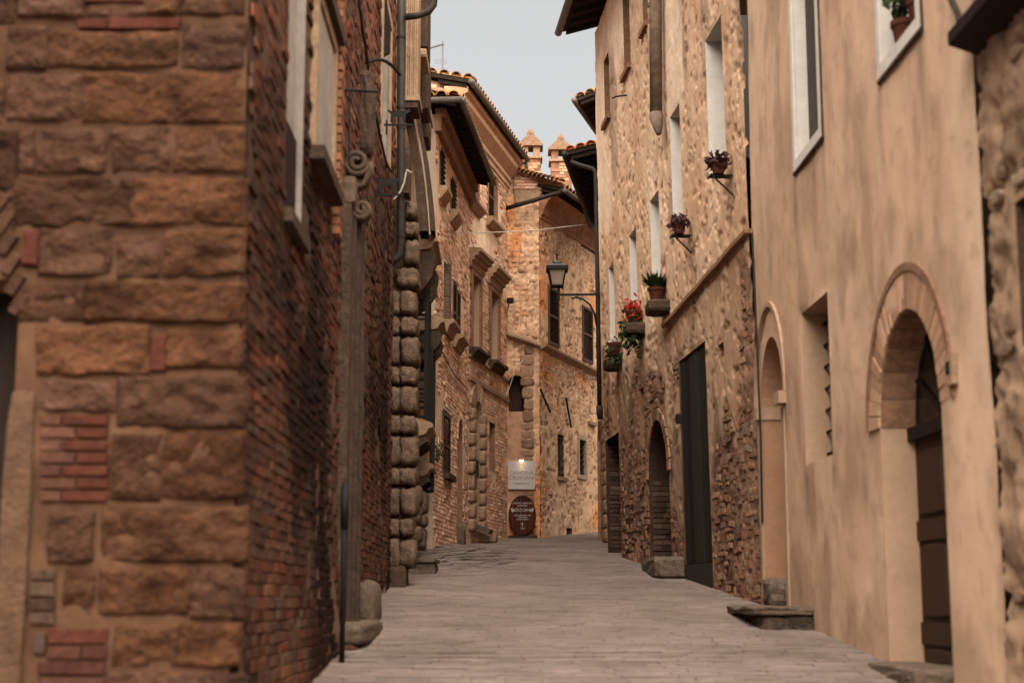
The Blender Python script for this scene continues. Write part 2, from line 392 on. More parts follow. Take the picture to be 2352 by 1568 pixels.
def pieces(items, w, kind, name, parent, mo, ms, limit=300, massname=None, hidden=None):
    """items: (s, z, width, height, proud, n0, colour, tilt); the ones that show largest are objects, the rest one mass"""
    if not items: return
    it = []
    for q in items:
        c = w.at(q[0], q[1], q[5]); x, y = proj(c)
        a, b = proj(w.at(q[0]-q[2]/2, q[1]-q[3]/2)); e, f = proj(w.at(q[0]+q[2]/2, q[1]+q[3]/2))
        vis = 0 < x < 2352 and 0 < y < 1568 and not (hidden and hidden(x, y))
        it.append((abs((e-a)*(f-b)) if vis else 0, q))
    it.sort(key=lambda t: -t[0])
    ax, an, az = w.basis(); org = ORG[parent.name]; units = UB if kind == 'b' else US
    Vm = []; Fm = []; Cm = []; k = 0
    for idx, (area, q) in enumerate(it):
        s, z, wd, hh, pr, n0, col, tl = q; c = w.at(s, z, n0); u = random.randrange(len(units))
        ct, st = math.cos(tl), math.sin(tl); bx = ax*ct+az*st; bz = az*ct-ax*st
        if idx < limit and area > 0:
            o = newobj(name, shared(kind, u, mo), None, parent, col)
            m4 = Matrix(((bx[0]*wd, an[0]*pr, bz[0]*hh, c[0]-org[0]), (bx[1]*wd, an[1]*pr, bz[1]*hh, c[1]-org[1]), (bx[2]*wd, an[2]*pr, bz[2]*hh, c[2]-org[2]), (0, 0, 0, 1)))
            o.matrix_local = m4
        else:
            V, Fs = units[u]; V = np.array(V)
            P = V[:, :1]*np.array(bx)*wd+V[:, 1:2]*np.array(an)*pr+V[:, 2:]*np.array(bz)*hh+c-org
            Vm.append(P); Fm += [tuple(i+k for i in f) for f in Fs]; Cm.append(np.tile(col, (len(V), 1))); k += len(V)
    if Vm:
        me = bpy.data.meshes.new(name+'_mass'); me.from_pydata([tuple(p) for p in np.concatenate(Vm)], [], Fm)
        a = me.color_attributes.new('Col', 'FLOAT_COLOR', 'POINT'); C = np.ones((k, 4), np.float32); C[:, :3] = np.concatenate(Cm); a.data.foreach_set('color', C.ravel())
        if kind == 's': me.polygons.foreach_set('use_smooth', np.ones(len(me.polygons), bool))
        newobj(massname or name+'work', me, ms, parent, kind='stuff')
def inop(s, z, ops, pad=0.):
    for o in ops:
        if o['s0']-pad < s < o['s1']+pad and o['z0']-pad < z < o['z1']+pad:
            if o.get('arch'):
                hw = (o['s1']-o['s0'])/2; cx = (o['s0']+o['s1'])/2; zs = o['z1']-o['arch']
                if z > zs and ((s-cx)/(hw+pad))**2+((z-zs)/(o['arch']+pad))**2 > 1: continue
            return True
    return False
def brick_layout(s0, s1, z0, z1, ops, bl, bh, pal, proud=(.006, .016), n0=0., keep=None, jit=.12, joint=.012, tilt=.015, gain=None):
    out = []; z = z0; r = 0
    while z < z1:
        h = bh*random.uniform(1-jit*.5, 1+jit*.5); s = s0-random.uniform(0, bl)-(bl/2 if r % 2 else 0)
        while s < s1:
            l = bl*random.choice((1, 1, 1, .5, .8))*random.uniform(1-jit, 1+jit); c = s+l/2; cz = z+h/2
            if s0 <= c-l/2+.03 and c+l/2-.03 <= s1 and not inop(c, cz, ops, max(.02, h*.5)) and not inop(c-l*.45, cz, ops, .02) and not inop(c+l*.45, cz, ops, .02) and (keep is None or keep(c, cz)):
                b = np.array(random.choice(pal))*random.uniform(.75, 1.25)
                if gain: b = b*gain(c, cz)
                out.append((c, cz, l-joint, h-joint, random.uniform(*proud), n0, b, random.uniform(-tilt, tilt)))
            s += l
        z += h; r += 1
    return out
def rubble_layout(s0, s1, z0, z1, ops, hh, ww, pal, proud=(.02, .05), n0=0., keep=None, gap=.015):
    out = []; z = z0
    while z < z1:
        h = random.uniform(*hh); s = s0-random.uniform(0, .2)
        while s < s1:
            l = random.uniform(*ww)*random.choice((1, 1, .6)); c = s+l/2; cz = z+h/2+random.uniform(-.02, .02)
            if s0 <= c-l*.5 and c+l*.5 <= s1 and not inop(c, cz, ops, .05) and not inop(c-l*.45, cz, ops, .03) and not inop(c+l*.45, cz, ops, .03) and (keep is None or keep(c, cz)):
                out.append((c, cz, l-gap, h*random.uniform(.82, 1.02)-gap, random.uniform(*proud), n0, np.array(random.choice(pal))*random.uniform(.75, 1.25), random.uniform(-.07, .07)))
            s += l
        z += h
    return out
def voussoirs(w, o, wd, n0, n1, cols, parent, count, name='voussoir', th0=0., th1=math.pi, m=None):
    hw = (o['s1']-o['s0'])/2; cx = (o['s0']+o['s1'])/2; zs = o['z1']-o['arch']; dt = (th1-th0)/count
    for i in range(count):
        a = th0+i*dt+dt*.06; b = th0+(i+1)*dt-dt*.06; k = random.uniform(.97, 1.03); e = n1+random.uniform(-.006, .006)
        P = [(cx+hw*math.cos(t), zs+o['arch']*math.sin(t)) for t in (a, b)]
        Q = [(cx+(hw+wd*k)*math.cos(t), zs+(o['arch']+wd*k)*math.sin(t)) for t in (b, a)]
        MB().plate(w, P+Q, n0, e).build(name, m or M_BRICKO, parent, color=np.array(random.choice(cols))*random.uniform(.8, 1.2))
def window(parent, w, o, depth, frame_m, bars=(1, 2), fw=.05, name='window', glass=True):
    f = MB(); s0, s1, z0, z1 = o['s0'], o['s1'], o['z0'], o['z1']; n0, n1 = -depth+.01, -depth+.05
    f.box(w, s0, s0+fw, z0, z1, n0, n1).box(w, s1-fw, s1, z0, z1, n0, n1).box(w, s0+fw, s1-fw, z0, z0+fw, n0, n1).box(w, s0+fw, s1-fw, z1-fw, z1, n0, n1)
    for i in range(bars[0]):
        c = s0+(s1-s0)*(i+1)/(bars[0]+1); f.box(w, c-fw*.4, c+fw*.4, z0+fw, z1-fw, n0, n1-.008)
    for i in range(bars[1]):
        c = z0+(z1-z0)*(i+1)/(bars[1]+1); f.box(w, s0+fw, s1-fw, c-fw*.25, c+fw*.25, n0, n1-.012)
    q = f.build(name, frame_m, parent)
    MB().quad(w.at(s0, z0, -depth+.006), w.at(s1, z0, -depth+.006), w.at(s1, z1, -depth+.006), w.at(s0, z1, -depth+.006)).build('pane', M_GLASS, q)
    return q
def shutter(parent, w, s0, s1, z0, z1, n0, n1, m=None, slats=18, name='shutter'):
    m = m or M_SHUT; fw = min(.05, (s1-s0)*.14); b = MB(); zm = (z0+z1)/2
    b.box(w, s0, s0+fw, z0, z1, n0, n1).box(w, s1-fw, s1, z0, z1, n0, n1).box(w, s0+fw, s1-fw, z0, z0+fw*1.3, n0, n1).box(w, s0+fw, s1-fw, z1-fw*1.3, z1, n0, n1).box(w, s0+fw, s1-fw, zm-fw*.5, zm+fw*.5, n0, n1)
    q = b.build(name, m, parent); H = z1-z0-2.6*fw; st = H/slats; me = None
    for i in range(slats):
        z = z0+1.3*fw+st*(i+.5)
        if abs(z-zm) < fw*.6: continue
        p = MB(); e = (n1-n0)
        p.add([w.at(a, z+dz, n) for (dz, n) in ((-st*.42, n1-e*.1), (-st*.22, n1-e*.02), (st*.42, n0+e*.12), (st*.22, n0+e*.04)) for a in (s0+fw, s1-fw)],
              ((0, 1, 3, 2), (2, 3, 5, 4), (4, 5, 7, 6), (6, 7, 1, 0), (0, 2, 4, 6), (1, 7, 5, 3)))
        p.build('slat', m, q)
    return q
def grille(parent, w, s0, s1, z0, z1, n, nv, nh, r=.012, name='grille'):
    b = MB()
    for i in range(nv):
        s = s0+(s1-s0)*(i+.5)/nv; b.bar(w.at(s, z0-.03, n), w.at(s, z1+.03, n), r*2)
    for i in range(nh):
        z = z0+(z1-z0)*(i+.5)/nh; b.bar(w.at(s0-.03, z, n+.012), w.at(s1+.03, z, n+.012), r*2)
    return b.build(name, M_IRON, parent)
def side_body(parent, w, s0, s1, z0, z1, back=5., n0=-.5, name='side_wall'):
    b = MB(); b.box(w, s0, s1, z0, z1, -back, n0); return b.build(name, M_BODY, parent)
def end_return(parent, w, s, z0, z1, n0, n1, m, name='end_wall', th=.02, sg=1):
    return MB().box(w, min(s, s+sg*th), max(s, s+sg*th), z0, z1, n0, n1).build(name, m, parent)
# clay tiles
def unit_tile():
    V = []; Fs = []; n = 7
    for (y, r, dz) in ((0, .1, 0), (.46, .082, .0)):
        for k in (1., .82):
            for j in range(n):
                a = math.pi*j/(n-1); V.append((r*k*math.cos(a), -y, r*k*math.sin(a)*.85+dz))
    for j in range(n-1):
        Fs += [(j, j+1, 2*n+j+1, 2*n+j), (n+j, 3*n+j, 3*n+j+1, n+j+1), (j, n+j, n+j+1, j+1), (2*n+j, 2*n+j+1, 3*n+j+1, 3*n+j)]
    return V, Fs
TV, TF = unit_tile()
def tile_mesh():
    if 'tile' not in SHARED:
        me = bpy.data.meshes.new('tile_unit'); me.from_pydata(TV, [], TF); me.materials.append(M_TILE); SHARED['tile'] = me
    return SHARED['tile']
TPAL = ((.3, .12, .055), (.24, .11, .06), (.33, .17, .08), (.2, .11, .07), (.28, .16, .1))
def tile(parent, p, down, up, col):      # one tile with its open end at p; down = direction of the slope
    y = -Vector(down).normalized(); x = (-y).cross(Vector(up)).normalized(); z = x.cross(y).normalized()
    if z.z < 0: z = -z; x = -x
    y = -y
    o = newobj('roof_tile', tile_mesh(), None, parent, col); q = Vector(p)-Vector(ORG[parent.name])
    o.matrix_local = Matrix(((x[0], y[0], z[0], q[0]), (x[1], y[1], z[1], q[1]), (x[2], y[2], z[2], q[2]), (0, 0, 0, 1)))
def eave(parent, w, s0, s1, z, over, pitch=.3, rafters=12, tiles=3, gut=True, back=2.5, gr=.055, gm=None, th=.07, pals=TPAL, lowtiles=True):
    """sloping roof edge: slab, rafters, tiles and gutter; z is the height of the slab's lower edge"""
    def zz(n): return z+(over-n)*pitch
    roof = MB().add([w.at(s, zz(n)+d, n) for d in (0, th) for n in (over, -back) for s in (s0, s1)],
                    ((0, 1, 3, 2), (4, 6, 7, 5), (0, 4, 5, 1), (2, 3, 7, 6), (0, 2, 6, 4), (1, 5, 7, 3))).build('roof', M_EAVE, parent)
    for i in range(rafters):
        s = s0+.08+(s1-s0-.16)*i/max(1, rafters-1)
        MB().add([w.at(s+a, zz(n)+d, n) for d in (-.09, -.002) for n in (over-.06, -.25) for a in (-.035, .035)],
                 ((0, 1, 3, 2), (4, 6, 7, 5), (0, 4, 5, 1), (2, 3, 7, 6), (0, 2, 6, 4), (1, 5, 7, 3))).build('rafter', M_EAVE, roof)
    dn = Vector((w.n[0], w.n[1], -pitch)); up = Vector((0, 0, 1))
    nt_ = max(1, int((s1-s0)/.21))
    for r in range(tiles):
        for i in range(nt_):
            s = s0+(s1-s0)*(i+.5)/nt_; n = over+.05-r*.36
            tile(roof, w.at(s, zz(n)+th+.02+random.uniform(0, .015), n), dn, up, np.array(random.choice(pals))*random.uniform(.75, 1.3))
    if gut:
        g = MB(); g.tube([w.at(s0-.08, z-.0, over+gr), w.at(s1+.05, z-.0, over+gr)], gr, 12); g.build('gutter', gm or M_GUT, roof, smooth=True)
    return roof

# ================================================================== ground
xs = lines(-60, 60, 4., [-4+.5*i for i in range(18)]); ys = lines(-40, 120, 4., [4+.5*i for i in range(76)])
gx, gy = np.meshgrid(xs, ys); V = np.stack((gx, gy, gz(gx, np.clip(gy, -40, 60))-.012), -1).reshape(-1, 3)
i, j = np.meshgrid(np.arange(len(xs)-1), np.arange(len(ys)-1)); a = (j*len(xs)+i).ravel()
street = newobj('street', np_mesh('street', V, np.stack((a, a+1, a+len(xs)+1, a+len(xs)), -1), None, None, True), M_ROAD, kind='structure'); ORG['street'] = np.zeros(3)
def paving():
    items = []; y = 5.2; r = 0
    while y < 39:
        d = random.uniform(.11, .16); x = -2.0-random.uniform(0, .4); wob = random.uniform(-.02, .02)
        while x < 3.4:
            l = random.uniform(.2, .42); items.append((x+l/2, y+d/2+wob+.012*math.sin(x*3+y), l-.006, d-.006)); x += l
        y += d; r += 1
    pal = ((.158, .118, .098), (.152, .115, .096), (.163, .122, .102), (.146, .112, .095), (.158, .12, .102))
    it = []
    for q in items:
        px, py = proj(np.array((q[0], q[1], gz(q[0], q[1])))); vis = 0 < px < 2352 and 0 < py < 1568 and px > 620+(1568-py)*.9 and px < 2250-(1568-py)*2.2
        it.append((1/q[1] if vis else 0, q))
    it.sort(key=lambda t: -t[0]); Vm = []; Fm = []; Cm = []; k = 0
    for idx, (ar, (x, y, l, d)) in enumerate(it):
        c = np.array((x, y, gz(x, y)-.012)); h = random.uniform(.008, .014); u = random.randrange(6); col = np.array(random.choice(pal))*random.uniform(.92, 1.08)
        V, Fs = UB[u]
        if idx < 300 and ar > 0:
            o = newobj('paving_stone', shared('b', u, M_PAVEO), None, street, col)
            o.matrix_local = Matrix(((l, 0, 0, c[0]), (0, 0, -d, c[1]), (0, h, .082*-d, c[2]), (0, 0, 0, 1)))
        else:
            V = np.array(V); P = np.stack((V[:, 0]*l, -V[:, 2]*d, V[:, 1]*h-.082*V[:, 2]*d), -1)+c
            Vm.append(P); Fm += [tuple(i+k for i in f) for f in Fs]; Cm.append(np.tile(col, (len(V), 1))); k += len(V)
    me = bpy.data.meshes.new('paving_mass'); me.from_pydata([tuple(p) for p in np.concatenate(Vm)], [], Fm)
    a = me.color_attributes.new('Col', 'FLOAT_COLOR', 'POINT'); C = np.ones((k, 4), np.float32); C[:, :3] = np.concatenate(Cm); a.data.foreach_set('color', C.ravel())
    newobj('paving_stones', me, M_PAVES, street, kind='stuff')
paving()

# ================================================================== corner house, left: sandstone front and long brick side
WL0 = W((-3.6, 8.0), (-1.41, 8.0)); WL1 = W((-1.41, 8.0), (-1.50, 19.25))
house = thing('corner_house', 'dark brick house on the left with large sandstone blocks on its near corner', 'house', (-1.6, 8.4, gz(-1.6, 8.4)-.1))
def s0px(x0, y0, x1, y1):
    a = WL0.px(x0, y0); b = WL0.px(x1, y1); return a[0], b[0], b[1], a[1]
arch0 = dict(s0=WL0.px(-260, 800)[0], s1=WL0.px(34, 900)[0], z0=-.2, z1=WL0.px(20, 640)[1], arch=0)
def fn_l0(s, z):
    n = fbm(s*5, z*5, 3); m = fbm(s*1.4, z*1.4, 8)
    h = (n-.5)*.05-.004; c = mixc((.075, .037, .0195), (.052, .025, .0142), sm(.35, .65, m)); c = c*(.75+.5*n)[..., None]
    return h, c
wall0 = field('front_wall', WL0, 0, WL0.L-.015, .2, 9.2, [arch0], .05, .05, fn_l0, M_WALL, house)
reveal(WL0, arch0, .38, M_BRREV, wall0); infill(WL0, arch0, .38, M_DARKWOOD, wall0, 'door')
# plastered inner pier of the doorway
a = s0px(30, 893, 92, 1568); xa, xb = WL0.at(WL0.px(22, 900)[0], 0)[0], WL0.at(WL0.px(86, 900)[0], 0)[0]; MB().rbox(((xa+xb)/2, 8.12, (a[3]+.1)/2), ((xb-xa)/2, .15, (a[3]-.1)/2), 14, 16, .02, 77).build('pier', mat('pale_pier', (.066, .036, .021), .95, (9., .3), (2.5, .3), (30., .9, .02)), wall0, smooth=True)
BT, BO, BD, BP, BG, BR = (.052, .0227, .0112), (.057, .0238, .0114), (.038, .0172, .0095), (.053, .0255, .016), (.046, .0217, .0125), (.052, .0165, .0101)
L0S = [(45, -30, 195, 46, BP), (200, 12, 345, 42, BP), (338, -20, 412, 42, BT), (412, -40, 556, 40, BD), (-20, -20, 40, 60, BG),
 (18, 60, 110, 166, BG), (112, 70, 408, 160, BT), (418, 46, 553, 158, BP), (15, 168, 186, 284, BG), (191, 163, 553, 286, BO),
 (-20, 175, 12, 290, BG), (45, 288, 80, 398, BG), (84, 293, 242, 402, BG), (258, 290, 392, 402, BG), (398, 288, 549, 400, BT), (-20, 295, 40, 440, BD),
 (15, 407, 308, 522, BD), (300, 404, 556, 520, BO), (92, 524, 260, 640, BG), (270, 540, 367, 643, BG), (374, 522, 549, 637, BT),
 (45, 645, 198, 742, BD), (198, 642, 551, 742, BO), (82, 745, 345, 866, BO), (383, 752, 546, 852, BO), (85, 872, 270, 950, BP),
 (272, 860, 556, 986, BG), (258, 990, 372, 1152, BD), (374, 988, 548, 1150, BO), (110, 1166, 214, 1292, BG), (232, 1158, 556, 1293, BT),
 (143, 1300, 214, 1417, BT), (224, 1298, 432, 1415, BO), (437, 1300, 553, 1424, BG), (258, 1428, 408, 1534, BT), (412, 1428, 543, 1536, BO),
 (246, 1540, 384, 1640, BG), (384, 1542, 548, 1640, BP), (95, 1585, 244, 1680, BG), (-20, 1300, 60, 1420, BG), (-30, 445, 30, 560, BG)]
for k, (x0, y0, x1, y1, c) in enumerate(L0S):
    x1 = x1+12 if x1 > 538 else x1+2; x0 -= 2
    a0, a1, z0, z1 = s0px(x0, y0, x1, y1); nx, nz = max(5, int((a1-a0)/.016)), max(5, int((z1-z0)/.016))
    u = np.linspace(-1, 1, nx+1); v = np.linspace(-1, 1, nz+1); gu, gv = np.meshgrid(u, v); rd = random.Random(k)
    ar = (a1-a0)/(z1-z0); e = np.maximum(1-np.abs(gu)**(14*max(1, ar)), 0)*np.maximum(1-np.abs(gv)**14, 0)
    pr = rd.uniform(.01, .034); ss = (a0+a1)/2+gu*(a1-a0)/2; z_ = (z0+z1)/2+gv*(z1-z0)/2
    ss = ss+(fbm(z_*7, ss*0+k, k+40, 2)-.5)*.028*np.abs(gu); z_ = z_+(fbm(ss*6, z_*0+k, k+60, 2)-.5)*.03*np.abs(gv)
    rg = fbm(ss*8, z_*11, k+5, 5)-.5; gr = sm(.58, .66, fbm(ss*14, z_*22, k+15, 3)); hh = -.02+(pr+.02)*np.sqrt(e)+(rg*.07-gr*.014)*np.sqrt(e)
    m = fbm(ss*4.5, z_*6.5, k+90, 3); colr = np.array(c)[None, None]*(.8+.35*rd.random())*(1.1-.42*sm(.45, .75, m))[..., None]
    Vv = WL0.ats(ss, z_, hh).reshape(-1, 3)-ORG[house.name]
    i, j = np.meshgrid(np.arange(nx), np.arange(nz)); a = (j*(nx+1)+i).ravel()
    newobj('stone_block', np_mesh('stone_block', Vv, np.stack((a, a+1, a+nx+2, a+nx+1), -1), None, np.clip(colr.reshape(-1, 3), .004, .9), False), M_BLOCK, wall0)
items = []
def addb(x0, y0, x1, y1, col, pr=.03, tl=0.):
    a0, a1, z0, z1 = s0px(x0, y0, x1, y1); items.append(((a0+a1)/2, (z0+z1)/2, a1-a0, z1-z0, pr, -.005, np.array(col), tl))
for (x0, y0, x1, y1) in ((180, 48, 246, 67), (252, 43, 415, 69), (190, -4, 330, 8), (55, 530, 88, 612), (350, 772, 381, 852)): addb(x0, y0, x1, y1, BR)
for r in range(7):
    y = 954+r*29; c = (94, 172, 178, 248) if r % 2 else (94, 140, 146, 248)
    addb(c[0], y, c[1], y+22, np.array((.075, .032, .021))*random.uniform(.7, 1.1), .02); addb(c[2], y, c[3], y+22, np.array(BR)*random.uniform(.7, 1.1), .025)
for (x0, y0, x1, y1, c) in ((110, 1443, 246, 1477, (.05, .0155, .0095)), (110, 1484, 185, 1512, (.05, .019, .012)), (190, 1484, 246, 1512, (.042, .0155, .0105)), (88, 1518, 240, 1548, (.04, .0145, .01)),
    (92, 1555, 240, 1580, (.05, .021, .016)), (72, 1308, 126, 1330, (.05, .028, .018)), (72, 1338, 126, 1368, (.06, .036, .023)), (70, 1376, 126, 1400, (.03, .017, .011)), (70, 1406, 126, 1432, (.048, .028, .019)),
    (80, 1455, 104, 1500, (.046, .028, .021))): addb(x0, y0, x1, y1, c, .022)
for k in range(6):                                  # slanting bricks of the doorway arch
    x, y = 0+k*9, 470+k*46; addb(x-26, y-13, x+26, y+13, np.array((.042, .02, .012))*random.uniform(.7, 1.2), .04, -1.05)
pieces(items, WL0, 'b', 'brick', wall0, M_BRICKO, M_BRICKS)

# brick side along the street
def oL1(*a, **k): return WL1.op(*a, **k)
wA = oL1(692, 430, 552, 652); wA['z1'] = wA['z0']+2.6
wB = oL1(754, 330, 438, 712); wB['z1'] = WL1.px(752, 95)[1]; wB['z0'] = WL1.px(752, 438)[1]
wC = oL1(893, 60, 395, 874)
vent = oL1(884, 1343, 1372, 866)
ops1 = [wA, wB, wC, vent]
def fn_l1(s, z):
    n = fbm(s*4, z*4, 21); m = fbm(s*.8, z*.8, 22); base = gz(-1.4, 8+s)
    flare = .09*np.clip(1-(z-base)/1.0, 0, 1)**1.5*np.clip(1-(s-4.5)/3, 0, 1)
    h = (n-.5)*.05+flare-.004; c = mixc((.1, .06, .038), (.06, .035, .025), sm(.4, .62, m))*(.7+.6*n)[..., None]
    return h, c
wall1 = field('side_wall', WL1, 0, WL1.L, .3, 9.2, ops1, .06, .05, fn_l1, M_WALL, house)
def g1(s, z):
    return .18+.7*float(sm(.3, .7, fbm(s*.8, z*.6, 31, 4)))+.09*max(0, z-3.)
pal1 = ((.1, .038, .022), (.09, .038, .023), (.115, .05, .029), (.068, .033, .021), (.095, .049, .031), (.12, .04, .021), (.082, .047, .031))
def n_l1(s, z): return .0
lay = [(s, z, l, h, pr, float(.0+fn_l1(np.array([[s]]), np.array([[z]]))[0][0, 0]*.0+.09*max(0, min(1, 1-(z-gz(-1.4, 8+s))/1.))**1.5*max(0, min(1, 1-(s-4.5)/3))), c, t) for (s, z, l, h, pr, n0, c, t) in
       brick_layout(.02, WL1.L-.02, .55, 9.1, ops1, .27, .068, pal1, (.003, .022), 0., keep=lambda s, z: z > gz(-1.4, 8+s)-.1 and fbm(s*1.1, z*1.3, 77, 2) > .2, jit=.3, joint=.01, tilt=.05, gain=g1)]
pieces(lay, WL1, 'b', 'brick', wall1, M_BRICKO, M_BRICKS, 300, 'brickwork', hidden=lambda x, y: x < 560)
side_body(house, WL1, .5, WL1.L-.02, .3, 9.1, 7., -.42, 'rear_wall')
# its windows
M_DIM = mat('old_white_paint', (.24, .2, .165), .85, (14., .15), (3., .2), (50., .4, .005))
for (o, d) in ((wA, .3), (wB, .24), (wC, .3)):
    reveal(WL1, o, d, M_DIM, wall1)
win = window(house, WL1, wA, .3, M_DIM); zs_ = WL1.px(668, 275)[1]
part_box('roller_blind', WL1, wA['s0']+.02, wA['s1']-.02, zs_, wA['z1'], -.12, -.06, M_DIM, win)
part_box('shutter_leaf', WL1, wA['s0']+.02, wA['s1']-.16, wA['z0']+.02, zs_-.01, -.1, -.02, M_DARKWOOD, win)
part_box('sill', WL1, wA['s0']-.06, wA['s1']+.06, wA['z0']-.09, wA['z0']-.002, -.2, .06, M_DARKST, win)
win = window(house, WL1, wB, .24, M_DIM)
part_box('shutter_leaf', WL1, wB['s0']+.02, wB['s1']-.05, wB['z0']+.04, wB['z1']-.02, -.06, .03, M_DIM, win)
ring(WL1, wB, .1, -.02, .05, M_PALE2, win, 'surround', False)
part_box('sill', WL1, wB['s0']-.14, wB['s1']+.06, wB['z0']-.1, wB['z0']-.002, -.2, .12, M_DARKST, win)
part_box('lintel', WL1, wB['s0']-.16, wB['s1']+.16, wB['z1']+.102, wB['z1']+.22, -.02, .1, M_DARKST, win)
win = window(house, WL1, wC, .3, M_DIM); ring(WL1, wC, .12, -.02, .03, M_PALE2, win, 'surround', False)
reveal(WL1, vent, .3, M_BRREV, wall1); infill(WL1, vent, .3, M_GLASS, wall1, 'vent')
# dark open shutter high on the wall
MB().plate(W((0, 17.), (1, 17.)), [(PD(x, y, 17.)[0], PD(x, y, 17.)[2]) for (x, y) in ((845, -60), (882, -60), (897, 78), (896, 122), (878, 132))], -.03, .03).build('open_shutter', M_DARKWOOD, house)
# brick quoins and niche beside window, iron brackets
its = []
s = WL1.px(766, 300)[0]
for k in range(34):
    z = wB['z0']-.25+k*.075; its.append((s+(.05 if k % 2 else 0), z, .3 if k % 2 else .22, .062, .07, 0., np.array((.24, .105, .06))*random.uniform(.7, 1.2), 0.))
pieces(its, WL1, 'b', 'brick', wall1, M_BRICKO, M_BRICKS, 60)
def px3(w, x, y, n): s, z = w.px(x, y, n); return w.at(s, z, n)
def iron_bracket(x, y, x2, w, parent, beast=True, d=.32):
    s, z = w.px(x, y); b = MB(); b.bar(w.at(s, z, -.02), w.at(s, z, d), .022); b.bar(w.at(s, z-.12, .01), w.at(s, z+.06, .01), .02)
    o = b.build('iron_bracket', M_IRON, parent)
    if beast:
        wb = W(w.at(s, 0)[:2], w.at(s, 0, 1.)[:2]); e = MB()
        e.plate(wb, [(.05, z+.03), (.08, z+.03), (.09, z+.1), (.19, z+.1), (.2, z+.03), (.23, z+.03), (.235, z+.13), (.29, z+.16), (.28, z+.2), (.22, z+.17), (.08, z+.16), (.02, z+.19), (.015, z+.17), (.06, z+.13)], -.006, .006)
        e.build('beast_figure', M_IRON, o)
    return o
iron_bracket(886, 287, 0, WL1, house); iron_bracket(857, 447, 0, WL1, house)
s, z = WL1.px(790, 206); b = MB(); b.tube([WL1.at(s, z, 0), WL1.at(s+.02, z, .12), WL1.at(s+.03, z-.01, .3)], .014, 8); b.bar(WL1.at(s, z, .05), WL1.at(s, z-.62, .05), .014); b.build('iron_bracket', M_IRON, house)
s, z = WL1.px(835, 145); b = MB(); b.tube([WL1.at(s+.4*t, z+.1*math.sin(t*3), .02+.32*t) for t in np.linspace(0, 1, 8)], .018, 8); b.build('iron_bracket', M_IRON, house)
s, z = WL1.px(826, 345); MB().rbox(WL1.at(s, z+.35, .05), (.09, .14, .42), 5, 5, .03, 4).build('stone_corbel', M_DARKST, house)
# stone portal with a scroll
sp0, zt = WL1.px(812, 402, .1); sp1 = WL1.px(862, 700)[0]; zb = gz(-1.4, 8+sp0)-.05
po = thing('stone_portal', 'weathered pale stone doorway with a carved scroll on the dark brick wall', 'doorway', WL1.at(sp0, zb, .05))
MB().box(WL1, sp0, sp0+.16, zb, zt-.02, .0, .085).build('jamb', mat('portal_stone', (.072, .047, .031), .92, (22., .55), (4., .35), (46., 1., .02)), po)
b = MB()
for k, (ds, dn) in enumerate(((.17, .065), (.24, .09), (.31, .08), (.38, .12), (.45, .105), (.55, .14))):
    b.box(WL1, sp0+ds, sp0+ds+.062, zb, zt-.15-.0*k, .0, dn+.02)
b.build('moulding', mat('portal_moulding', (.055, .035, .024), .95, (18., .4), (4., .3), (40., .8, .02)), po)
MB().rbox(WL1.at(sp0+.08, zt-.12, .06), (.06, .09, .12), 8, 4, .006, 3).build('capital', mat('capital_stone', (.12, .083, .057), .95, (18., .4), (4., .3), (40., .8, .015)), po)
def spiral(c, r0, turns, d0, n):
    return [(c[0]+r0*(1-.8*k/n)*math.cos(d0+turns*2*math.pi*k/n), c[1]+r0*(1-.8*k/n)*math.sin(d0+turns*2*math.pi*k/n)) for k in range(n+1)]
wsc = W(WL1.at(sp0+.3, 0)[:2], WL1.at(sp0+.3, 0, 1.)[:2]); sc = MB()
zc = PD(836, 376, 8+sp0+.3)[2]; zc2 = PD(848, 484, 8+sp0+.3)[2]
P = spiral((.1, zc), .12, -1.9, math.pi*.0, 30)[::-1]+[(.21, zc-.09), (.17, zc-.2), (.11, (zc+zc2)/2), (.07, zc2+.14), (.075, zc2+.05)]+spiral((.15, zc2), .085, 1.7, math.pi, 24)
[sc.tube([wsc.at(p[0], p[1], dn_) for p in P], .026, 8) for dn_ in (-.05, 0., .05)]; sc.build('scroll', mat('scroll_stone', (.075, .049, .033), .95, (18., .35), (4., .3), (40., .8, .015)), po, smooth=True)
# threshold block of the portal
za = gz(-1.4, 14.3)
t1 = WL1.px(760, 1400)[0]
st = thing('portal_threshold', 'worn rounded stone threshold on bricks at the foot of the left portal', 'step', (-1.3, 13.2, gz(-1.3, 13.2)-.05))
MB().rbox((-1.36, 13.55, za-.02), (.2, 1.05, .09), 7, 7, .02, 5).build('slab', M_STEP, st, smooth=True)
MB().rbox((-1.38, 13.45, za-.28), (.16, 1.0, .22), 7, 7, .04, 6).build('base', mat('threshold_base', (.07, .033, .023), .95, (14., .5), (3., .4), (40., 1., .02)), st)
tag(MB().rbox((-1.37, 15.1, gz(-1.4, 15.1)+.13), (.11, .3, .24), 4, 6, .03, 8).build('kerb_stone', M_STEP, None, smooth=True), 'rounded boulder-like kerb stone beside the left portal threshold', 'kerb stone')
# black post
g = PD(785, 1520, 11.76); b = MB(); zg = gz(g[0], g[1])
po2 = thing('black_post', 'thin black metal post standing against the left wall', 'post', (g[0], g[1], zg-.02))
MB().tube([(g[0], g[1], zg-.02), (g[0], g[1], zg+1.33)], .021, 12).build('pole', M_IRON, po2, smooth=True); MB().tube([(g[0], g[1], zg+.98), (g[0], g[1], zg+1.3)], .03, 12).build('sleeve', M_IRON, po2, smooth=True)

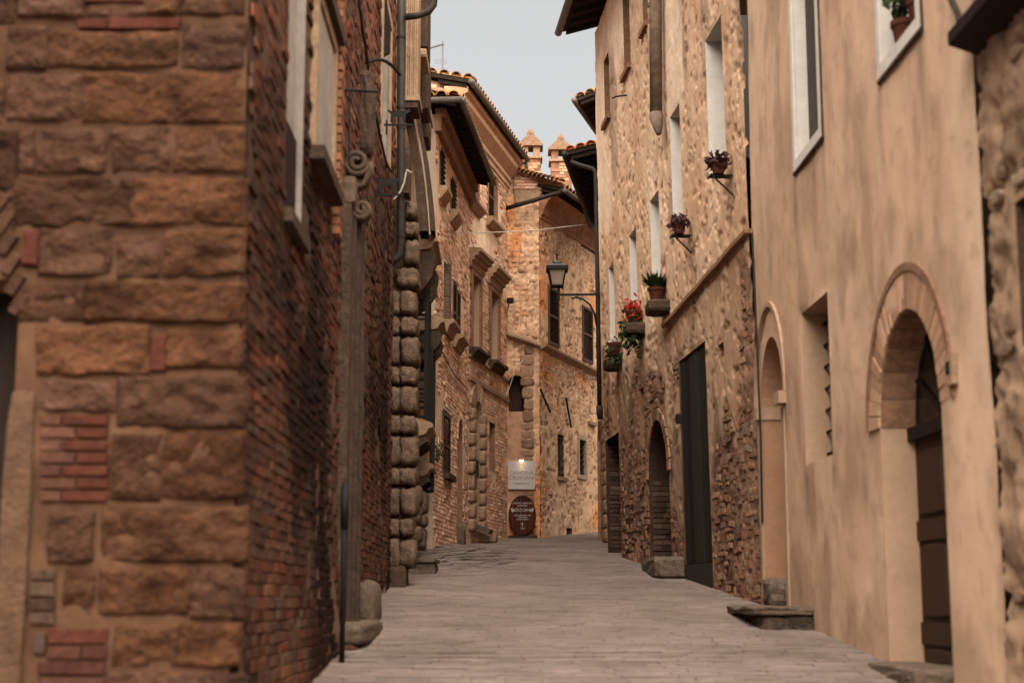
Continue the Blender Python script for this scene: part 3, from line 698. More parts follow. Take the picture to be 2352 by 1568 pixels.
# ================================================================== palazzo with rusticated blocks
WL2 = W((-1.52, 19.3), (-1.58, 25.4))
pal = thing('palazzo', 'narrow view of a palace front with rusticated blocks, window hoods and iron cages', 'building', (-1.8, 20, gz(-1.8, 20)-.1))
def fn_l2(s, z):
    n = fbm(s*4, z*4, 51); return (n-.5)*.03, mixc((.3, .19, .12), (.2, .125, .08), sm(.35, .65, fbm(s, z, 52)))
wall2 = field('wall', WL2, 0, WL2.L, 1.2, 10.6, [], .1, .1, fn_l2, M_WALL, pal)
side_body(pal, WL2, .0, WL2.L, 1.2, 10.55, 7., -.05, 'rear_wall')
BL = [(459, 502, 930, 954), (505, 543, 930, 957), (548, 609, 930, 958), (613, 661, 911, 959), (663, 724, 889, 954), (727, 769, 889, 957), (771, 838, 889, 960), (841, 883, 889, 955), (886, 950, 889, 955),
      (954, 998, 888, 951), (1001, 1070, 888, 957), (1073, 1117, 888, 952), (1120, 1188, 888, 956), (1191, 1234, 887, 948), (1237, 1307, 886, 952)]
yb = 19.3
for k, (y0, y1, x0, x1) in enumerate(BL):
    halves = ((x0, 917), (918, x1)) if x0 < 900 else ((x0, x1),)
    for (a, b_) in halves:
        p = PD(a, y1, yb); q = PD(b_, y0, yb); c = (p+q)/2; dy = .28 if b_ == x1 else .2
        c[1] = yb+dy+random.uniform(-.01, .01); hx = (q[0]-p[0])/2+.012; hz_ = (q[2]-p[2])/2
        if b_ == x1: hx += .0
        MB().rbox(c+np.array((0, 0, .012)), (hx*random.uniform(.95, 1.02), dy, hz_*random.uniform(.9, .97)), 5.2, 8, .035, 100+k).build('rusticated_block', M_RUST, pal, smooth=True)
p = PD(886, 1348, 19.3); q = PD(934, 1300, 19.3)
MB().rbox(((p[0]+q[0])/2, 19.55, (p[2]+q[2])/2-.03), ((q[0]-p[0])/2, .25, (q[2]-p[2])/2+.05), 8, 5, .02, 9).build('plinth', M_DARKST, pal)
part_box('backing', WL2, .16, .55, 1.3, 7.2, .0, .2, M_DARKST, pal)
for k, (y0, y1, x0, x1, d) in enumerate(((1112, 1160, 938, 968, 22.), (1126, 1178, 955, 981, 23.2), (1180, 1208, 955, 980, 23.2), (1160, 1200, 935, 966, 22.), (1205, 1245, 935, 968, 22.), (1212, 1262, 952, 978, 23.2), (1040, 1110, 935, 962, 22.), (960, 1035, 930, 960, 22.), (880, 950, 930, 960, 22.), (800, 870, 930, 962, 22.))):
    p = PD(x0, y1, d); q = PD(x1, y0, d); MB().rbox(((p[0]+q[0])/2, d+.3, (p[2]+q[2])/2), ((q[0]-p[0])/2, .28, (q[2]-p[2])/2), 4, 6, .02, 140+k).build('rusticated_block', M_RUST, pal, smooth=True)
# hoods over and sills under two caged windows
def hood(d, xr, yt, yb_, ln, name):
    e = PD(xr, yt, d); s, z = (d-19.3), e[2]; n = e[0]-WL2.at(s, z)[0]; zb = PD(xr, yb_, d)[2]; h = z-zb
    o = MB().prof(WL2, [(0, z+.1), (n-.06, z), (n, z-.03), (n, z-.08), (n-.06, z-.1), (n-.1, z-.18), (n-.16, z-.2), (0, z-.22)], s, s+ln).build(name, M_PALE2, pal)
    for ds in (.02, ln-.2):
        MB().prof(WL2, [(0, z-.222), (n-.08, z-.222), (n-.04, z-.3), (n-.08, z-h*.62), (n-.2, z-h*.8), (.06, z-h), (0, z-h)], s+ds, s+ds+.17).build('console', M_DARKST, o)
    return o
hood(21.8, 1006, 540, 690, 1.6, 'window_hood'); hood(24.1, 1020, 727, 832, 1.1, 'window_hood'); hood(22.2, 994, 967, 1040, 1.4, 'window_sill'); hood(24., 996, 1062, 1130, 1.2, 'window_sill')
def cage(d, xr, yt, yb_, ln, rung):
    e = PD(xr, yt, d); s = d-19.3; z1 = e[2]; z0 = PD(xr, yb_, d)[2]; n = e[0]-WL2.at(s, z1)[0]; b = MB(); k = max(2, int((z1-z0)/rung))
    for i in range(5):
        a = s+ln*i/4; b.bar(WL2.at(a, z0, n), WL2.at(a, z1, n), .045 if i in (0, 4) else .03)
    for i in range(k+1):
        z = z0+(z1-z0)*i/k
        for a in (s, s+ln): b.bar(WL2.at(a, z, 0), WL2.at(a, z, n), .03)
        b.bar(WL2.at(s, z, n), WL2.at(s+ln, z, n), .025)
    o = b.build('window_cage', M_IRON, pal); return o
cage(22.3, 980, 600, 958, 1.2, .26); cage(24.1, 992, 800, 1062, .95, .3); cage(24.6, 992, 1085, 1125, .4, .3)
for (d, y0, y1, ln) in ((22.3, 690, 960, 1.2), (24.1, 830, 1060, .95)):
    part_box('window_pane', WL2, d-19.3+.1, d-19.3+ln-.1, PD(980, y1, d)[2], PD(980, y0, d)[2], .0, .03, M_GLASS, pal)
# upper storey: striped pilaster, capitals and curved brackets
p = PD(931, 222, 20.1); q = PD(963, -60, 20.1); wpl = W((p[0], 20.1), (q[0], 20.1)); b = MB(); wd = q[0]-p[0]
for k in range(6): b.box(wpl, wd*k/6+.002, wd*(k+1)/6-.002, p[2], q[2]+.8, -.5, (.03, .015, .035, .012, .03, .02)[k])
b.build('pilaster', M_PALE2, pal)
part_box('base_moulding', wpl, -.02, wd+.03, p[2]-.07, p[2]-.002, -.5, .06, M_PALE2, pal); part_box('base_moulding', wpl, -.0, wd+.0, p[2]-.16, p[2]-.072, -.5, .03, M_DARKST, pal)
for (y0, y1, x0, x1, d, m) in ((110, -60, 962, 984, 21., M_DARKST), (250, 125, 962, 985, 22., M_DARKST), (315, 258, 965, 985, 23., M_DARKST), (130, 110, 960, 980, 21., M_PALE2), (152, 131, 962, 984, 22., M_PALE2), (262, 243, 962, 990, 23., M_PALE2), (278, 263, 964, 986, 23., M_PALE2)):
    a = PD(x0, y0, d); c = PD(x1, y1, d); MB().rbox(((a[0]+c[0])/2, d+.4, (a[2]+c[2])/2), ((c[0]-a[0])/2, .4, (c[2]-a[2])/2), 14, 4).build('bracket', m, pal)
for (xa, xb, d) in ((926, 947, 20.6), (952, 962, 21.4)):
    P = [PD(x, y, d) for (x, y) in ((xa+2, 262), (xa+8, 300), (xa+18, 350), (xa+26, 410), (xa+32, 470), (xa+36, 530))]; b = MB(); wd = (xb-xa)/FD*d
    for u, v in zip(P[:-1], P[1:]):
        b.add([u+np.array((dx, dy, 0)) for dy in (0, .5) for dx in (0, wd)]+[v+np.array((dx, dy, 0)) for dy in (0, .5) for dx in (0, wd)], ((0, 1, 5, 4), (1, 3, 7, 5), (3, 2, 6, 7), (2, 0, 4, 6)))
    b.build('curved_bracket', M_DARKST, pal)
a = PD(888, 610, 19.35); c = PD(911, 560, 19.35)
# downpipe on the joint of the two houses
P = [PD(x, y, 19.05) for (x, y) in ((921, -300), (921, 560), (918, 585), (908, 596), (893, 602))]
dp = thing('downpipe', 'long dark brown downpipe where the brick house meets the palace', 'downpipe', P[-1]-np.array((0, 0, .05)))
MB().tube(P, .051, 14).build('pipe', M_PIPE, dp, smooth=True)
MB().tube([PD(930, 40, 19.0), PD(960, 36, 19.0), PD(985, 27, 19.0), PD(996, 12, 19.0), PD(1000, -30, 19.0), PD(1004, -80, 19.)], .045, 14).build('branch_pipe', M_PIPE, dp, smooth=True)
for y in (90, 250, 297, 545): p = PD(921, y, 19.05); MB().tube([p, p+np.array((0, 0, .04))], .058, 14).build('collar', M_PIPE, dp)
MB().tube([PD(902, -40, 18.9), PD(903, 215, 18.9)], .02, 10).build('thin_pipe', M_GUT, dp, smooth=True)
part_box('shelf', W((PD(912, 0, 19)[0], 19.), (PD(945, 0, 19)[0], 19.)), 0, .18, PD(930, 445, 19.)[2], PD(930, 441, 19.)[2], -.3, .05, M_DARKST, dp)
# pale cable tied to the pipe
tag(MB().tube([PD(x, y, 18.85) for (x, y) in ((946, 398), (935, 390), (932, 400), (928, 420), (920, 440), (908, 455), (900, 460), (893, 453))], .011, 8).build('cable', M_CABLE, None, smooth=True), 'loose pale cable looped round the dark left downpipe', 'cable')
b = MB(); b.tube([px3(WL1, x, y, .05) for (x, y) in ((822, -20), (832, 60), (843, 130), (850, 195), (868, 290), (886, 370), (898, 395))], .014, 8)
tag(b.build('cable', M_DCABLE, None, smooth=True), 'dark cable running down across the upper left brick wall', 'cable')
# block bench by the palace
p = PD(947, 1320, 21.6); q = PD(1004, 1283, 21.6)
bn = thing('stone_block_bench', 'low square stone block by the palace foot on the left', 'step', ((p[0]+q[0])/2, 21.9, p[2]-.03))
MB().rbox(((p[0]+q[0])/2-.15, 21.98, (p[2]+q[2])/2-.06), ((q[0]-p[0])/2+.13, .4, (q[2]-p[2])/2+.02), 12, 5, .015, 3).build('base', M_STEP, bn)
MB().rbox(((p[0]+q[0])/2-.15, 21.97, q[2]-.02), ((q[0]-p[0])/2+.155, .44, .035), 8, 6, .012, 4).build('slab', M_STEP, bn)

# ================================================================== two brick houses on the left of the bend
WLA = W((-1.30, 25.5), (-.86, 30.4)); WLB = W((-.86, 30.4), (-.1, 34.0)); S_SPLIT = WLA.L
low = thing('low_brick_house', 'low pinkish brick house under a dark broad eave left of the bend', 'house', (-1.5, 27.2, gz(-1.5, 27.2)-.2))
tall = thing('tall_brick_house', 'taller brick house with deep cornice and hooded blind windows left of the bend', 'house', (-1.2, 31.5, gz(-1.2, 31.5)-.2))
def o3(*a, **k): return WLA.op(*a, **k)
def o4(*a, **k): return WLB.op(*a, **k)
# openings (far edge is on the right here)
n1 = o3(1017, 356, 441, 1009); n2 = o3(1043, 424, 497, 1034); shw = o3(1054, 668, 786, 1040); shw1 = o3(1033, 618, 752, 1019)
lwin = o3(1033, 950, 1094, 1017); larch = o3(1062, 966, 1230, 1050)
larch['arch'] = (larch['s1']-larch['s0'])/2*1.1
u1 = o4(1097, 425, 476, 1080); u2 = o4(1139, 402, 520, 1120); u1['z1'] = u2['z1']
b1 = o4(1101, 640, 800, 1083); b2 = o4(1143, 682, 838, 1125); b1['z1'] = b2['z1']; b1['z0'] = b2['z0']
port = o4(1101, 925, 1225, 1084); port['arch'] = (port['s1']-port['s0'])/2; bw = o4(1137, 975, 1085, 1124)
opsA = [n1, n2, shw, shw1, lwin, larch]; opsB = [u1, u2, b1, b2, port, bw]
for o in opsA: o['s1'] = min(o['s1'], S_SPLIT-.05)
zlow = WLA.px(1000, 262)[1]; zlow = min(zlow, 11.); ztall = PD(1213, 362, 33.9)[2]-.16
def fn_l3(s, z):
    n = fbm(s*5, z*5, 61); m = fbm(s*.9, z*.7, 62)
    return (n-.5)*.02-.006, mixc((.62, .44, .31), (.56, .37, .245), sm(.35, .65, m))*(.85+.3*n)[..., None]
pal3 = ((.56, .34, .22), (.53, .31, .2), (.6, .38, .255), (.47, .27, .175), (.62, .42, .29), (.55, .3, .18))
def g3(s, z): return .78+.5*float(fbm(s*.6, z*.5, 63, 3))
for (hs_, WL3, sA, sB, ops, zt_, nm) in ((low, WLA, 0., WLA.L, opsA, zlow, 'wall'), (tall, WLB, 0., WLB.L, opsB, ztall, 'wall')):
    wl = field(nm, WL3, sA, sB, 1.6, zt_, ops, .06, .06, fn_l3, M_WALL, hs_)
    lay = brick_layout(sA+.005, sB-.005, 1.9, zt_-.02, ops, .27, .07, pal3, (.006, .02), 0., keep=lambda s, z: fbm(s*.8, z*.9, 64, 3) > .33, joint=.016, gain=g3)
    pieces(lay, WL3, 'b', 'brick', wl, M_BRICKO, M_BRICKS, 300, 'brickwork')
    if hs_ is low: wall_low = wl
    else: wall_tall = wl
side_body(low, WLA, .05, WLA.L, 1.6, zlow-.02, 6., -.35, 'rear_wall'); side_body(tall, WLB, .05, WLB.L, 1.6, ztall-.02, 6., -.35, 'rear_wall')
WL3 = WLA
# grey plastered near end of the low house
wend = W((-2.6, 25.5), (-1.295, 25.5))
def fn_end(s, z):
    n = fbm(s*3, z*2, 65); up = sm(2.9, 3.3, z+.5*fbm(s*2, z*2, 66)-.25); c = mixc((.34, .25, .185), (.4, .19, .09), np.clip(sm(3.6, 3.9, z)*(1-sm(4.6, 5., z+.4*n)), 0, 1)); return (n-.5)*.015, c*(.8+.4*n)[..., None]
field('end_wall', wend, 0, wend.L, 1.6, zlow, [], .06, .06, fn_end, M_PLASTER, low)
# eave of the low house
zl = WL3.px(1030, 330, 0)[1]
er = PD(1063, 232, 25.15)[2]; print('er', er)
roof = eave(low, WL3, -.3, S_SPLIT+.0, er, .44, .26, 18, 3, True, 3.)
p0 = WL3.at(-.38, er, .5); p1 = WL3.at(-.4, er, -1.6)
MB().tube([p0, p1], .055, 12).build('gutter', M_GUT, roof, smooth=True)
for k in range(8):
    n = .35-k*.21; tile(roof, WL3.at(-.36, er+.09+random.uniform(0, .01), n), Vector((-WL3.t[0], -WL3.t[1], -.26)), (0, 0, 1), np.array(random.choice(((.42, .2, .05), (.36, .17, .06), (.26, .13, .07))))*random.uniform(.8, 1.2))
part_box('cornice', WL3, -.05, S_SPLIT, zlow-.3, zlow-.06, .0, .1, M_BRREV, low); part_box('cornice', WL3, -.05, S_SPLIT, zlow-.058, zlow+.1, .0, .18, M_BRREV, low)
# its openings
def slit(parent, o, wl, shut=True):
    reveal(WL3, o, .2, M_PLREV, wl); q = window(parent, WL3, o, .2, M_DARKWOOD, (0, 2), .03)
    if shut: grille(q, WL3, o['s0'], o['s1'], o['z0'], o['z1'], .03, 3, 7, .01)
    MB().prof(WL3, [(0, o['z0']-.02), (.16, o['z0']-.03), (.16, o['z0']-.1), (.03, o['z0']-.26), (0, o['z0']-.26)], o['s0']-.08, o['s1']+.1).build('sill', M_PALE2, q)
slit(low, n1, wall_low); slit(low, n2, wall_low)
for (o, yy) in ((shw1, 0), (shw, 1)):
    reveal(WL3, o, .2, M_PLREV, wall_low); q = window(low, WL3, o, .2, M_DARKWOOD, (1, 2), .04)
    MB().prof(WL3, [(0, o['z0']-.0), (.2, o['z0']-.01), (.2, o['z0']-.06), (.12, o['z0']-.1), (.06, o['z0']-.24), (0, o['z0']-.24)], o['s0']-.05, o['s1']+.06).build('sill', M_PALE2, q)
# louvred leaves: the near one stands open towards the viewer
def leaf(parent, x0, x1, yt, yb_, d0, d1, slats):
    a = PD(x0, (yt+yb_)/2, d0); b = PD(x1, (yt+yb_)/2, d1); ww = W((a[0], a[1]), (b[0], b[1])); zt_ = PD(x0, yt, d0)[2]; zb_ = PD(x0, yb_, d0)[2]
    return shutter(parent, ww, 0, ww.L, zb_, zt_, -.02, .02, None, slats)
leaf(low, 1015, 1036, 604, 754, 26.75, 26.8, 24); leaf(low, 1039, 1047.5, 641, 788, 27.9, 28.3, 22); leaf(low, 1048, 1056, 664, 790, 28.5, 28.9, 20)
leaf(low, 1016, 1033, 942, 1094, 26.6, 27.5, 22)
reveal(WL3, lwin, .2, M_PLREV, wall_low); window(low, WL3, lwin, .2, M_DARKWOOD, (1, 2), .04)
part_box('sill', WL3, lwin['s0']-.05, lwin['s1']+.05, lwin['z0']-.1, lwin['z0']-.002, .0, .12, M_DARKST, low)
reveal(WL3, larch, .22, M_BRREV, wall_low); infill(WL3, larch, .22, M_PLREV, wall_low, 'blocked_arch')
voussoirs(WL3, larch, .1, .0, .025, pal3, wall_low, 14)
WL3 = WLB; S_SPLIT = 0.
# tall house: cornice, eave, near gable end above the low roof
M_CORN = mat('cornice_stone', (.42, .25, .15), .9, (20., .2), (3., .2), (40., .5, .008))
SG = -1.43; pg = WLB.at(SG, 0)
wg = W((-3.6, pg[1]), (pg[0], pg[1]))
def fn_g(s, z):
    n = fbm(s*4, z*4, 67); return (n-.5)*.02, mixc((.55, .36, .235), (.48, .3, .19), sm(.4, .6, fbm(s, z, 68)))*(.8+.4*n)[..., None]
gw = field('end_wall', wg, 0, wg.L, 7., ztall+.1, [], .06, .06, fn_g, M_WALL, tall)
def gtop(s): return ztall+.14+(.36+wg.L-s)*.24*.97
MB().plate(wg, [(0, ztall), (wg.L, ztall), (wg.L, gtop(wg.L)-.03), (0, gtop(0)-.03)], -.3, -.02).build('gable', M_CORN, tall)
pieces(brick_layout(.0, wg.L, 9., ztall+1.2, [], .27, .07, pal3, (.006, .02), -.01, keep=lambda s, z: z < gtop(s)-.09 and fbm(s*.9, z*.9, 69) > .3), wg, 'b', 'brick', gw, M_BRICKO, M_BRICKS, 150, 'brickwork')
side_body(tall, WLB, SG, .06, 8.5, ztall-.02, 4., -.06, 'upper_wall')
cz_ = ztall
b = MB(); b.prof(WL3, [(n_*.66, cz_+z_) for (n_, z_) in ((-.2, -.62), (.04, -.62), (.05, -.55), (.09, -.54), (.1, -.46), (.16, -.42), (.16, -.34), (.42, -.16), (.42, -.05), (.52, -.01), (.52, .09), (-.2, .13))], SG-.14, WL3.L+.02)
b.build('cornice', M_CORN, tall)
roof = eave(tall, WL3, SG-.2, WL3.L+.1, cz_+.14, .38, .24, 2, 3, True, 4., .06)
for k in range(15):
    n = .36-k*.24; tile(roof, WL3.at(SG-.22, cz_+.24+(.38-n)*.24*.97, n), Vector((-WL3.t[0], -WL3.t[1], -.2)), (0, 0, 1), np.array(random.choice(TPAL))*random.uniform(.8, 1.2))
P = [WL3.at(WL3.L+.05, cz_+.1, .44), WL3.at(WL3.L+.05, cz_-.16, .42), PD(1208, 372, 34.2), PD(1190, 383, 34.), PD(1163, 392, 34.0)]
MB().tube(P, .045, 10).build('downpipe', M_GUT, roof, smooth=True)
def blindwin(o, hx0, hx1):
    reveal(WL3, o, .16, M_PLREV, wall_tall); infill(WL3, o, .16, M_PLREV, wall_tall, 'blind_panel')
    q = ring(WL3, o, .1, .0, .045, M_BRREV, tall, 'window_surround', False); z = o['z1']+.12
    for k in range(int((o['z1']-o['z0'])/.14)):
        for (a, b_) in ((o['s0']-.16, o['s0']-.1), (o['s1']+.1, o['s1']+.16)):
            if k % 2: MB().box(WL3, a, b_, o['z0']+k*.14, o['z0']+k*.14+.12, .0, .035).build('quoin', M_BRREV, q)
    MB().prof(WL3, [(0, z), (.05, z), (.07, z+.12), (.12, z+.13), (.12, z+.2), (.2, z+.22), (.2, z+.27), (.26, z+.3), (.26, z+.36), (0, z+.38)], o['s0']-.26, o['s1']+.26).build('hood', M_PALE2, q)
    MB().prof(WL3, [(0, o['z0']-.02), (.2, o['z0']-.03), (.2, o['z0']-.09), (.14, o['z0']-.11), (.08, o['z0']-.22), (0, o['z0']-.22)], o['s0']-.2, o['s1']+.2).build('sill', M_DARKST, q)
blindwin(b1, 0, 0); blindwin(b2, 0, 0)
for o in (u1, u2):
    reveal(WL3, o, .12, M_BRREV, wall_tall); shutter(tall, WL3, o['s0']+.01, o['s1']-.01, o['z0']+.01, o['z1']-.01, -.08, -.03, None, 22)
    ring(WL3, o, .07, .0, .03, M_BRREV, tall, 'window_surround', False)
    MB().prof(WL3, [(0, o['z0']-.0), (.16, o['z0']-.01), (.16, o['z0']-.08), (.05, o['z0']-.2), (0, o['z0']-.2)], o['s0']-.16, o['s1']+.18).build('sill', M_PALE2, tall)
for (xa, ya, th) in ((1067, 806, .05), (1054, 848, .09)):
    s, z = WL3.px(xa, ya); part_box('string_course', WL3, max(s, S_SPLIT), WL3.L-.01, z-th, z, .0, .05, M_PALE2, tall)
reveal(WL3, bw, .2, M_BRREV, wall_tall); infill(WL3, bw, .2, M_BRREV, wall_tall, 'blind_panel')
# rusticated arched portal
reveal(WL3, port, .3, M_PALE2, wall_tall); q = infill(WL3, port, .3, M_DOOR, tall, 'door')
zsp = port['z1']-port['arch']; k = 0; z = port['z0']
while z < zsp-.05:
    h = .3 if k % 2 else .26
    for (a, b_) in ((port['s0']-.3+(.06 if k % 2 else 0), port['s0']), (port['s1'], port['s1']+.3-(.06 if k % 2 else 0))):
        p = WL3.at((a+b_)/2, min(z+h/2, zsp), .03); MB().rbox(p, ((b_-a)/2, .075, h/2-.012), 9, 4, .006, k, ax=((WL3.t[0], WL3.t[1], 0), (WL3.n[0], WL3.n[1], 0), (0, 0, 1))).build('rusticated_block', M_PALE2, tall, smooth=True)
    z += h; k += 1
voussoirs(WL3, port, .36, .0, .06, ((.3, .19, .12), (.26, .16, .1), (.34, .22, .14)), tall, 11, m=M_STONEO)
for (xa, ya, wz) in ((1093, 1068, .2), (1093, 1082, .26)):
    s, z = WL3.px(xa, ya, .12); part_box('notice_plate', WL3, s-.1, s+.1, z-wz/2, z+wz/2, .14, .155, M_PLATE, tall)
# steps before the portal
d0 = 30.6
stp = thing('portal_steps', 'stone landing with a sloping side before the arched portal left of the bend', 'step', (-.7, 31.4, gz(-.7, 31.4)-.05))
for (y0, y1, x0, x1, d, dy, nm) in ((1200, 1247, 1028, 1068, 28.6, .35, 'pedestal'), (1211, 1240, 1066, 1142, 31.2, .7, 'landing')):
    p = PD(x0, y1, d); q = PD(x1, y0, d); MB().rbox(((p[0]+q[0])/2-.1, d+dy, (p[2]+q[2])/2-.04), ((q[0]-p[0])/2+.1, dy, (q[2]-p[2])/2+.03), 9, 6, .02, int(d)).build(nm, M_PALE2 if nm == 'landing' else M_STEP, stp)
b = MB(); b.bar(PD(1080, 1203, 31.), PD(1128, 1221, 30.9), .3, .09); b.build('sloping_cheek', M_STEP, stp)
# cables on the left fronts
for (pts, m, lb) in ((((985, 529), (1040, 534), (1100, 535), (1160, 533), (1240, 528), (1300, 521), (1345, 516)), M_CABLE, 'thin pale line strung across the street below the eaves'),
                     (((1200, 828), (1190, 840), (1182, 850), (1175, 875), (1165, 905), (1150, 925), (1135, 938)), M_CABLE, 'pale cable hanging in a loop at the corner above the arched niche')):
    ds = np.linspace(28.5, 30.5, len(pts)) if pts[0][0] == 985 else np.full(len(pts), 33.6)
    tag(MB().tube([PD(x, y, d) for (x, y), d in zip(pts, ds)], .011, 6).build('cable', m, None, smooth=True), lb, 'cable')
b = MB(); b.tube([px3(WLA, x, y, .05) for (x, y) in ((1003, 795), (1018, 812), (1032, 840), (1045, 862), (1060, 878), (1075, 895))], .01, 6)
tag(b.build('cable', M_DCABLE, None, smooth=True), 'dark cable slanting across the low brick house', 'cable')
# aerial
an = thing('aerial', 'rooftop television aerial against the sky above the brick house', 'aerial', PD(1017, 152, 32.5)-np.array((0, 0, .8)))
MB().tube([PD(1017, 152, 32.5)-np.array((0, 0, .8)), PD(1017, 95, 32.5)], .016, 8).build('mast', M_ANT, an)
b = MB(); b.tube([PD(983, 112, 32.5), PD(1021, 101, 32.5)], .014, 6)
for k in range(9): p = PD(985+k*4, 111.5-k*1.15, 32.5); b.tube([p+np.array((-.01, -.14, -.03)), p+np.array((.01, .14, .03))], .008, 5)
for y in (140, 144, 148): b.tube([PD(998, y-3, 32.5), PD(1026, y, 32.5)], .004, 5)
b.build('elements', M_ANT, an)

# ================================================================== rubble house closing the view
WT1 = W((-.14, 34.0), (.61, 34.0)); WT2 = W((.61, 34.0), (2.5, 38.66))
tow = thing('rubble_house', 'rubble stone house with brown shutters closing the view at the street end', 'house', (.6, 35, gz(.6, 35)-.2))
ar = WT1.op(1205, 862, 945, 1168); ar['arch'] = (ar['s1']-ar['s0'])/2
t_w1 = WT2.op(1296, 1000, 1097, 1281); t_w2 = WT2.op(1342, 1012, 1092, 1327.5); t_h = WT2.op(1314, 1213, 1240, 1301); t_sA = WT2.op(1283, 668, 800, 1258.5); t_sB = WT2.op(1360.5, 712, 838, 1337); t_b = WT2.op(1366, 520, 585, 1334)
opsT = [t_w1, t_w2, t_h, t_sA, t_sB, t_b]
zt1 = WT1.px(1200, 400)[1]; zt2 = WT2.px(1245, 470)[1]
def fn_t(seed):
    def f(s, z):
        n = fbm(s*6, z*6, seed, 4); m = fbm(s*.9, z*.8, seed+1, 3); f1, f2, idd = voro(s*6.5, z*8, seed+2)
        pl = sm(.5, .6, m+.15*(fbm(s*4, z*4, seed+3)-.5)); e = sm(.02, .22, f2-f1)
        pit = sm(.6, .68, fbm(s*9, z*7, seed+6, 3))*.03
        h = (e*.016+(n-.5)*.03)*(1-pl)+pl*((n-.5)*.012+.02)-pit
        st = np.stack([(.46+.2*idd), (.3+.15*idd), (.195+.11*idd)], -1); st = mixc((.42, .275, .18), st, e)
        c = mixc(st, (.6, .41, .275), pl)*(.74+.52*n)[..., None]*np.array((1., .92, .83))
        orr = sm(.58, .7, fbm(s*1.1+4, z*.6, seed+7, 3)); c = mixc(c, c*np.array((1.05, .72, .5)), orr); c = c*(1-.35*pit/.03)[..., None]
        return h, c
    return f
f1_, f2_ = fn_t(71), fn_t(81)
wt1 = field('front_wall', WT1, 0, WT1.L, 2., zt1, [ar], .025, .025, f1_, M_WALL, tow); wt2 = field('side_wall', WT2, 0, WT2.L, 2., zt2, opsT, .03, .025, f2_, M_WALL, tow)
side_body(tow, WT2, .3, WT2.L, 2., zt2, 5., -.4, 'rear_wall'); part_box('rear_wall', WT1, -.6, .5, 2., zt1-.05, -3., -.35, M_BODY, tow)
palT = ((.52, .325, .2), (.46, .28, .165), (.55, .36, .23), (.4, .225, .13), (.5, .255, .14), (.48, .32, .21))
pieces(rubble_layout(.04, WT2.L-.8, 2.7, zt2-.3, opsT, (.05, .11), (.1, .26), palT, (.008, .02), -.002, keep=lambda s, z: fbm(s*.9, z*.8, 82, 3) < .56 and random.random() < .45), WT2, 'b', 'stone', wt2, M_STONEO, M_STONES, 300, 'stonework')
pieces(rubble_layout(.05, WT1.L-.05, 5.6, zt1-.9, [ar], (.05, .12), (.1, .28), palT, (.008, .02), -.002, keep=lambda s, z: fbm(s*.9, z*.8, 72, 3) < .55 and random.random() < .7), WT1, 'b', 'stone', wt1, M_STONEO, M_STONES, 200, 'stonework')
M_QU2 = mat('quoin_brown', (.19, .115, .07), .95, (18., .4), (4., .3), (40., .8, .02))
# corner pier of squared stones on the lower floor
z = 2.7; k = 0
while z < 7.0:
    h = random.uniform(.16, .3); wd = random.choice((.26, .3, .22)); c = WT1.at(.62-wd/2, z+h/2, .0)
    MB().rbox(c+np.array((0, .02, 0)), (wd/2, .06, h/2-.01), 6, 4, .012, 200+k).build('quoin', M_PALE2 if k % 3 else M_QU2, wt1); z += h; k += 1
M_NICHE = mat('recess_shade_brick', (.045, .026, .017), .95, (16., .35), (4., .25), (50., .8, .01)); reveal(WT1, ar, .3, M_NICHE, wt1); infill(WT1, ar, .3, M_NICHE, wt1, 'niche_back'); voussoirs(WT1, ar, .12, .0, .03, ((.36, .17, .09), (.4, .21, .12)), wt1, 16)  # brick darkened in its colour to stand for shade in the recesses
MB().box(WT1, 0.02, .4, ar['z0']-2.0, ar['z0']-.03, .0, .03).build('plaster_panel', mat('niche_plaster', (.4, .225, .135), .92, (8., .25), (2., .25), (40., .6, .01)), wt1)
# ledge between the floors
def ledge(w, sA, zA, sB, zB, th, n, par, m, nm='ledge'):
    b = MB(); P = []
    for (s, z) in ((sA, zA), (sB, zB)): P += [w.at(s, z, 0), w.at(s, z+.05, n*.2), w.at(s, z-.02, n), w.at(s, z-.07, n), w.at(s, z-th, 0)]
    b.add(P, [(i, (i+1) % 5, 5+(i+1) % 5, 5+i) for i in range(5)]+[(4, 3, 2, 1, 0), (5, 6, 7, 8, 9)]); return b.build(nm, m, par)
sA, zA = WT1.px(1165, 764); sB, zB = WT1.px(1228, 790); ledge(WT1, sA, zA, WT1.L+.02, zB, .14, .16, wt1, M_PALE2)
sA, zA = WT2.px(1240, 788); sB, zB = WT2.px(1376, 856); ledge(WT2, 0, zA, WT2.L, zA+(zB-zA)*WT2.L/sB, .16, .16, wt2, M_PALE2)
for (o, dd) in ((t_w1, .22), (t_w2, .12)):
    reveal(WT2, o, dd, M_PLREV, wt2); q = window(tow, WT2, o, dd, M_DARKWOOD, (1, 1), .03); grille(q, WT2, o['s0'], o['s1'], o['z0'], o['z1'], -.03, 3, 6, .01)
ring(WT2, t_w2, .1, .0, .05, M_PALE, tow, 'window_surround'); part_box('sill', WT2, t_w1['s0']-.1, t_w1['s1']+.1, t_w1['z0']-.08, t_w1['z0']-.002, .0, .07, M_PALE2, tow)
reveal(WT2, t_h, .25, M_BRREV, wt2); infill(WT2, t_h, .25, M_GLASS, wt2, 'vent')
for o in (t_sA, t_sB):
    reveal(WT2, o, .12, M_PLREV, wt2); shutter(tow, WT2, o['s0']+.008, o['s1']-.008, o['z0']+.008, o['z1']-.008, -.05, .03, None, 19)
reveal(WT2, t_b, .25, M_BRREV, wt2)
bb = MB(); n = 16
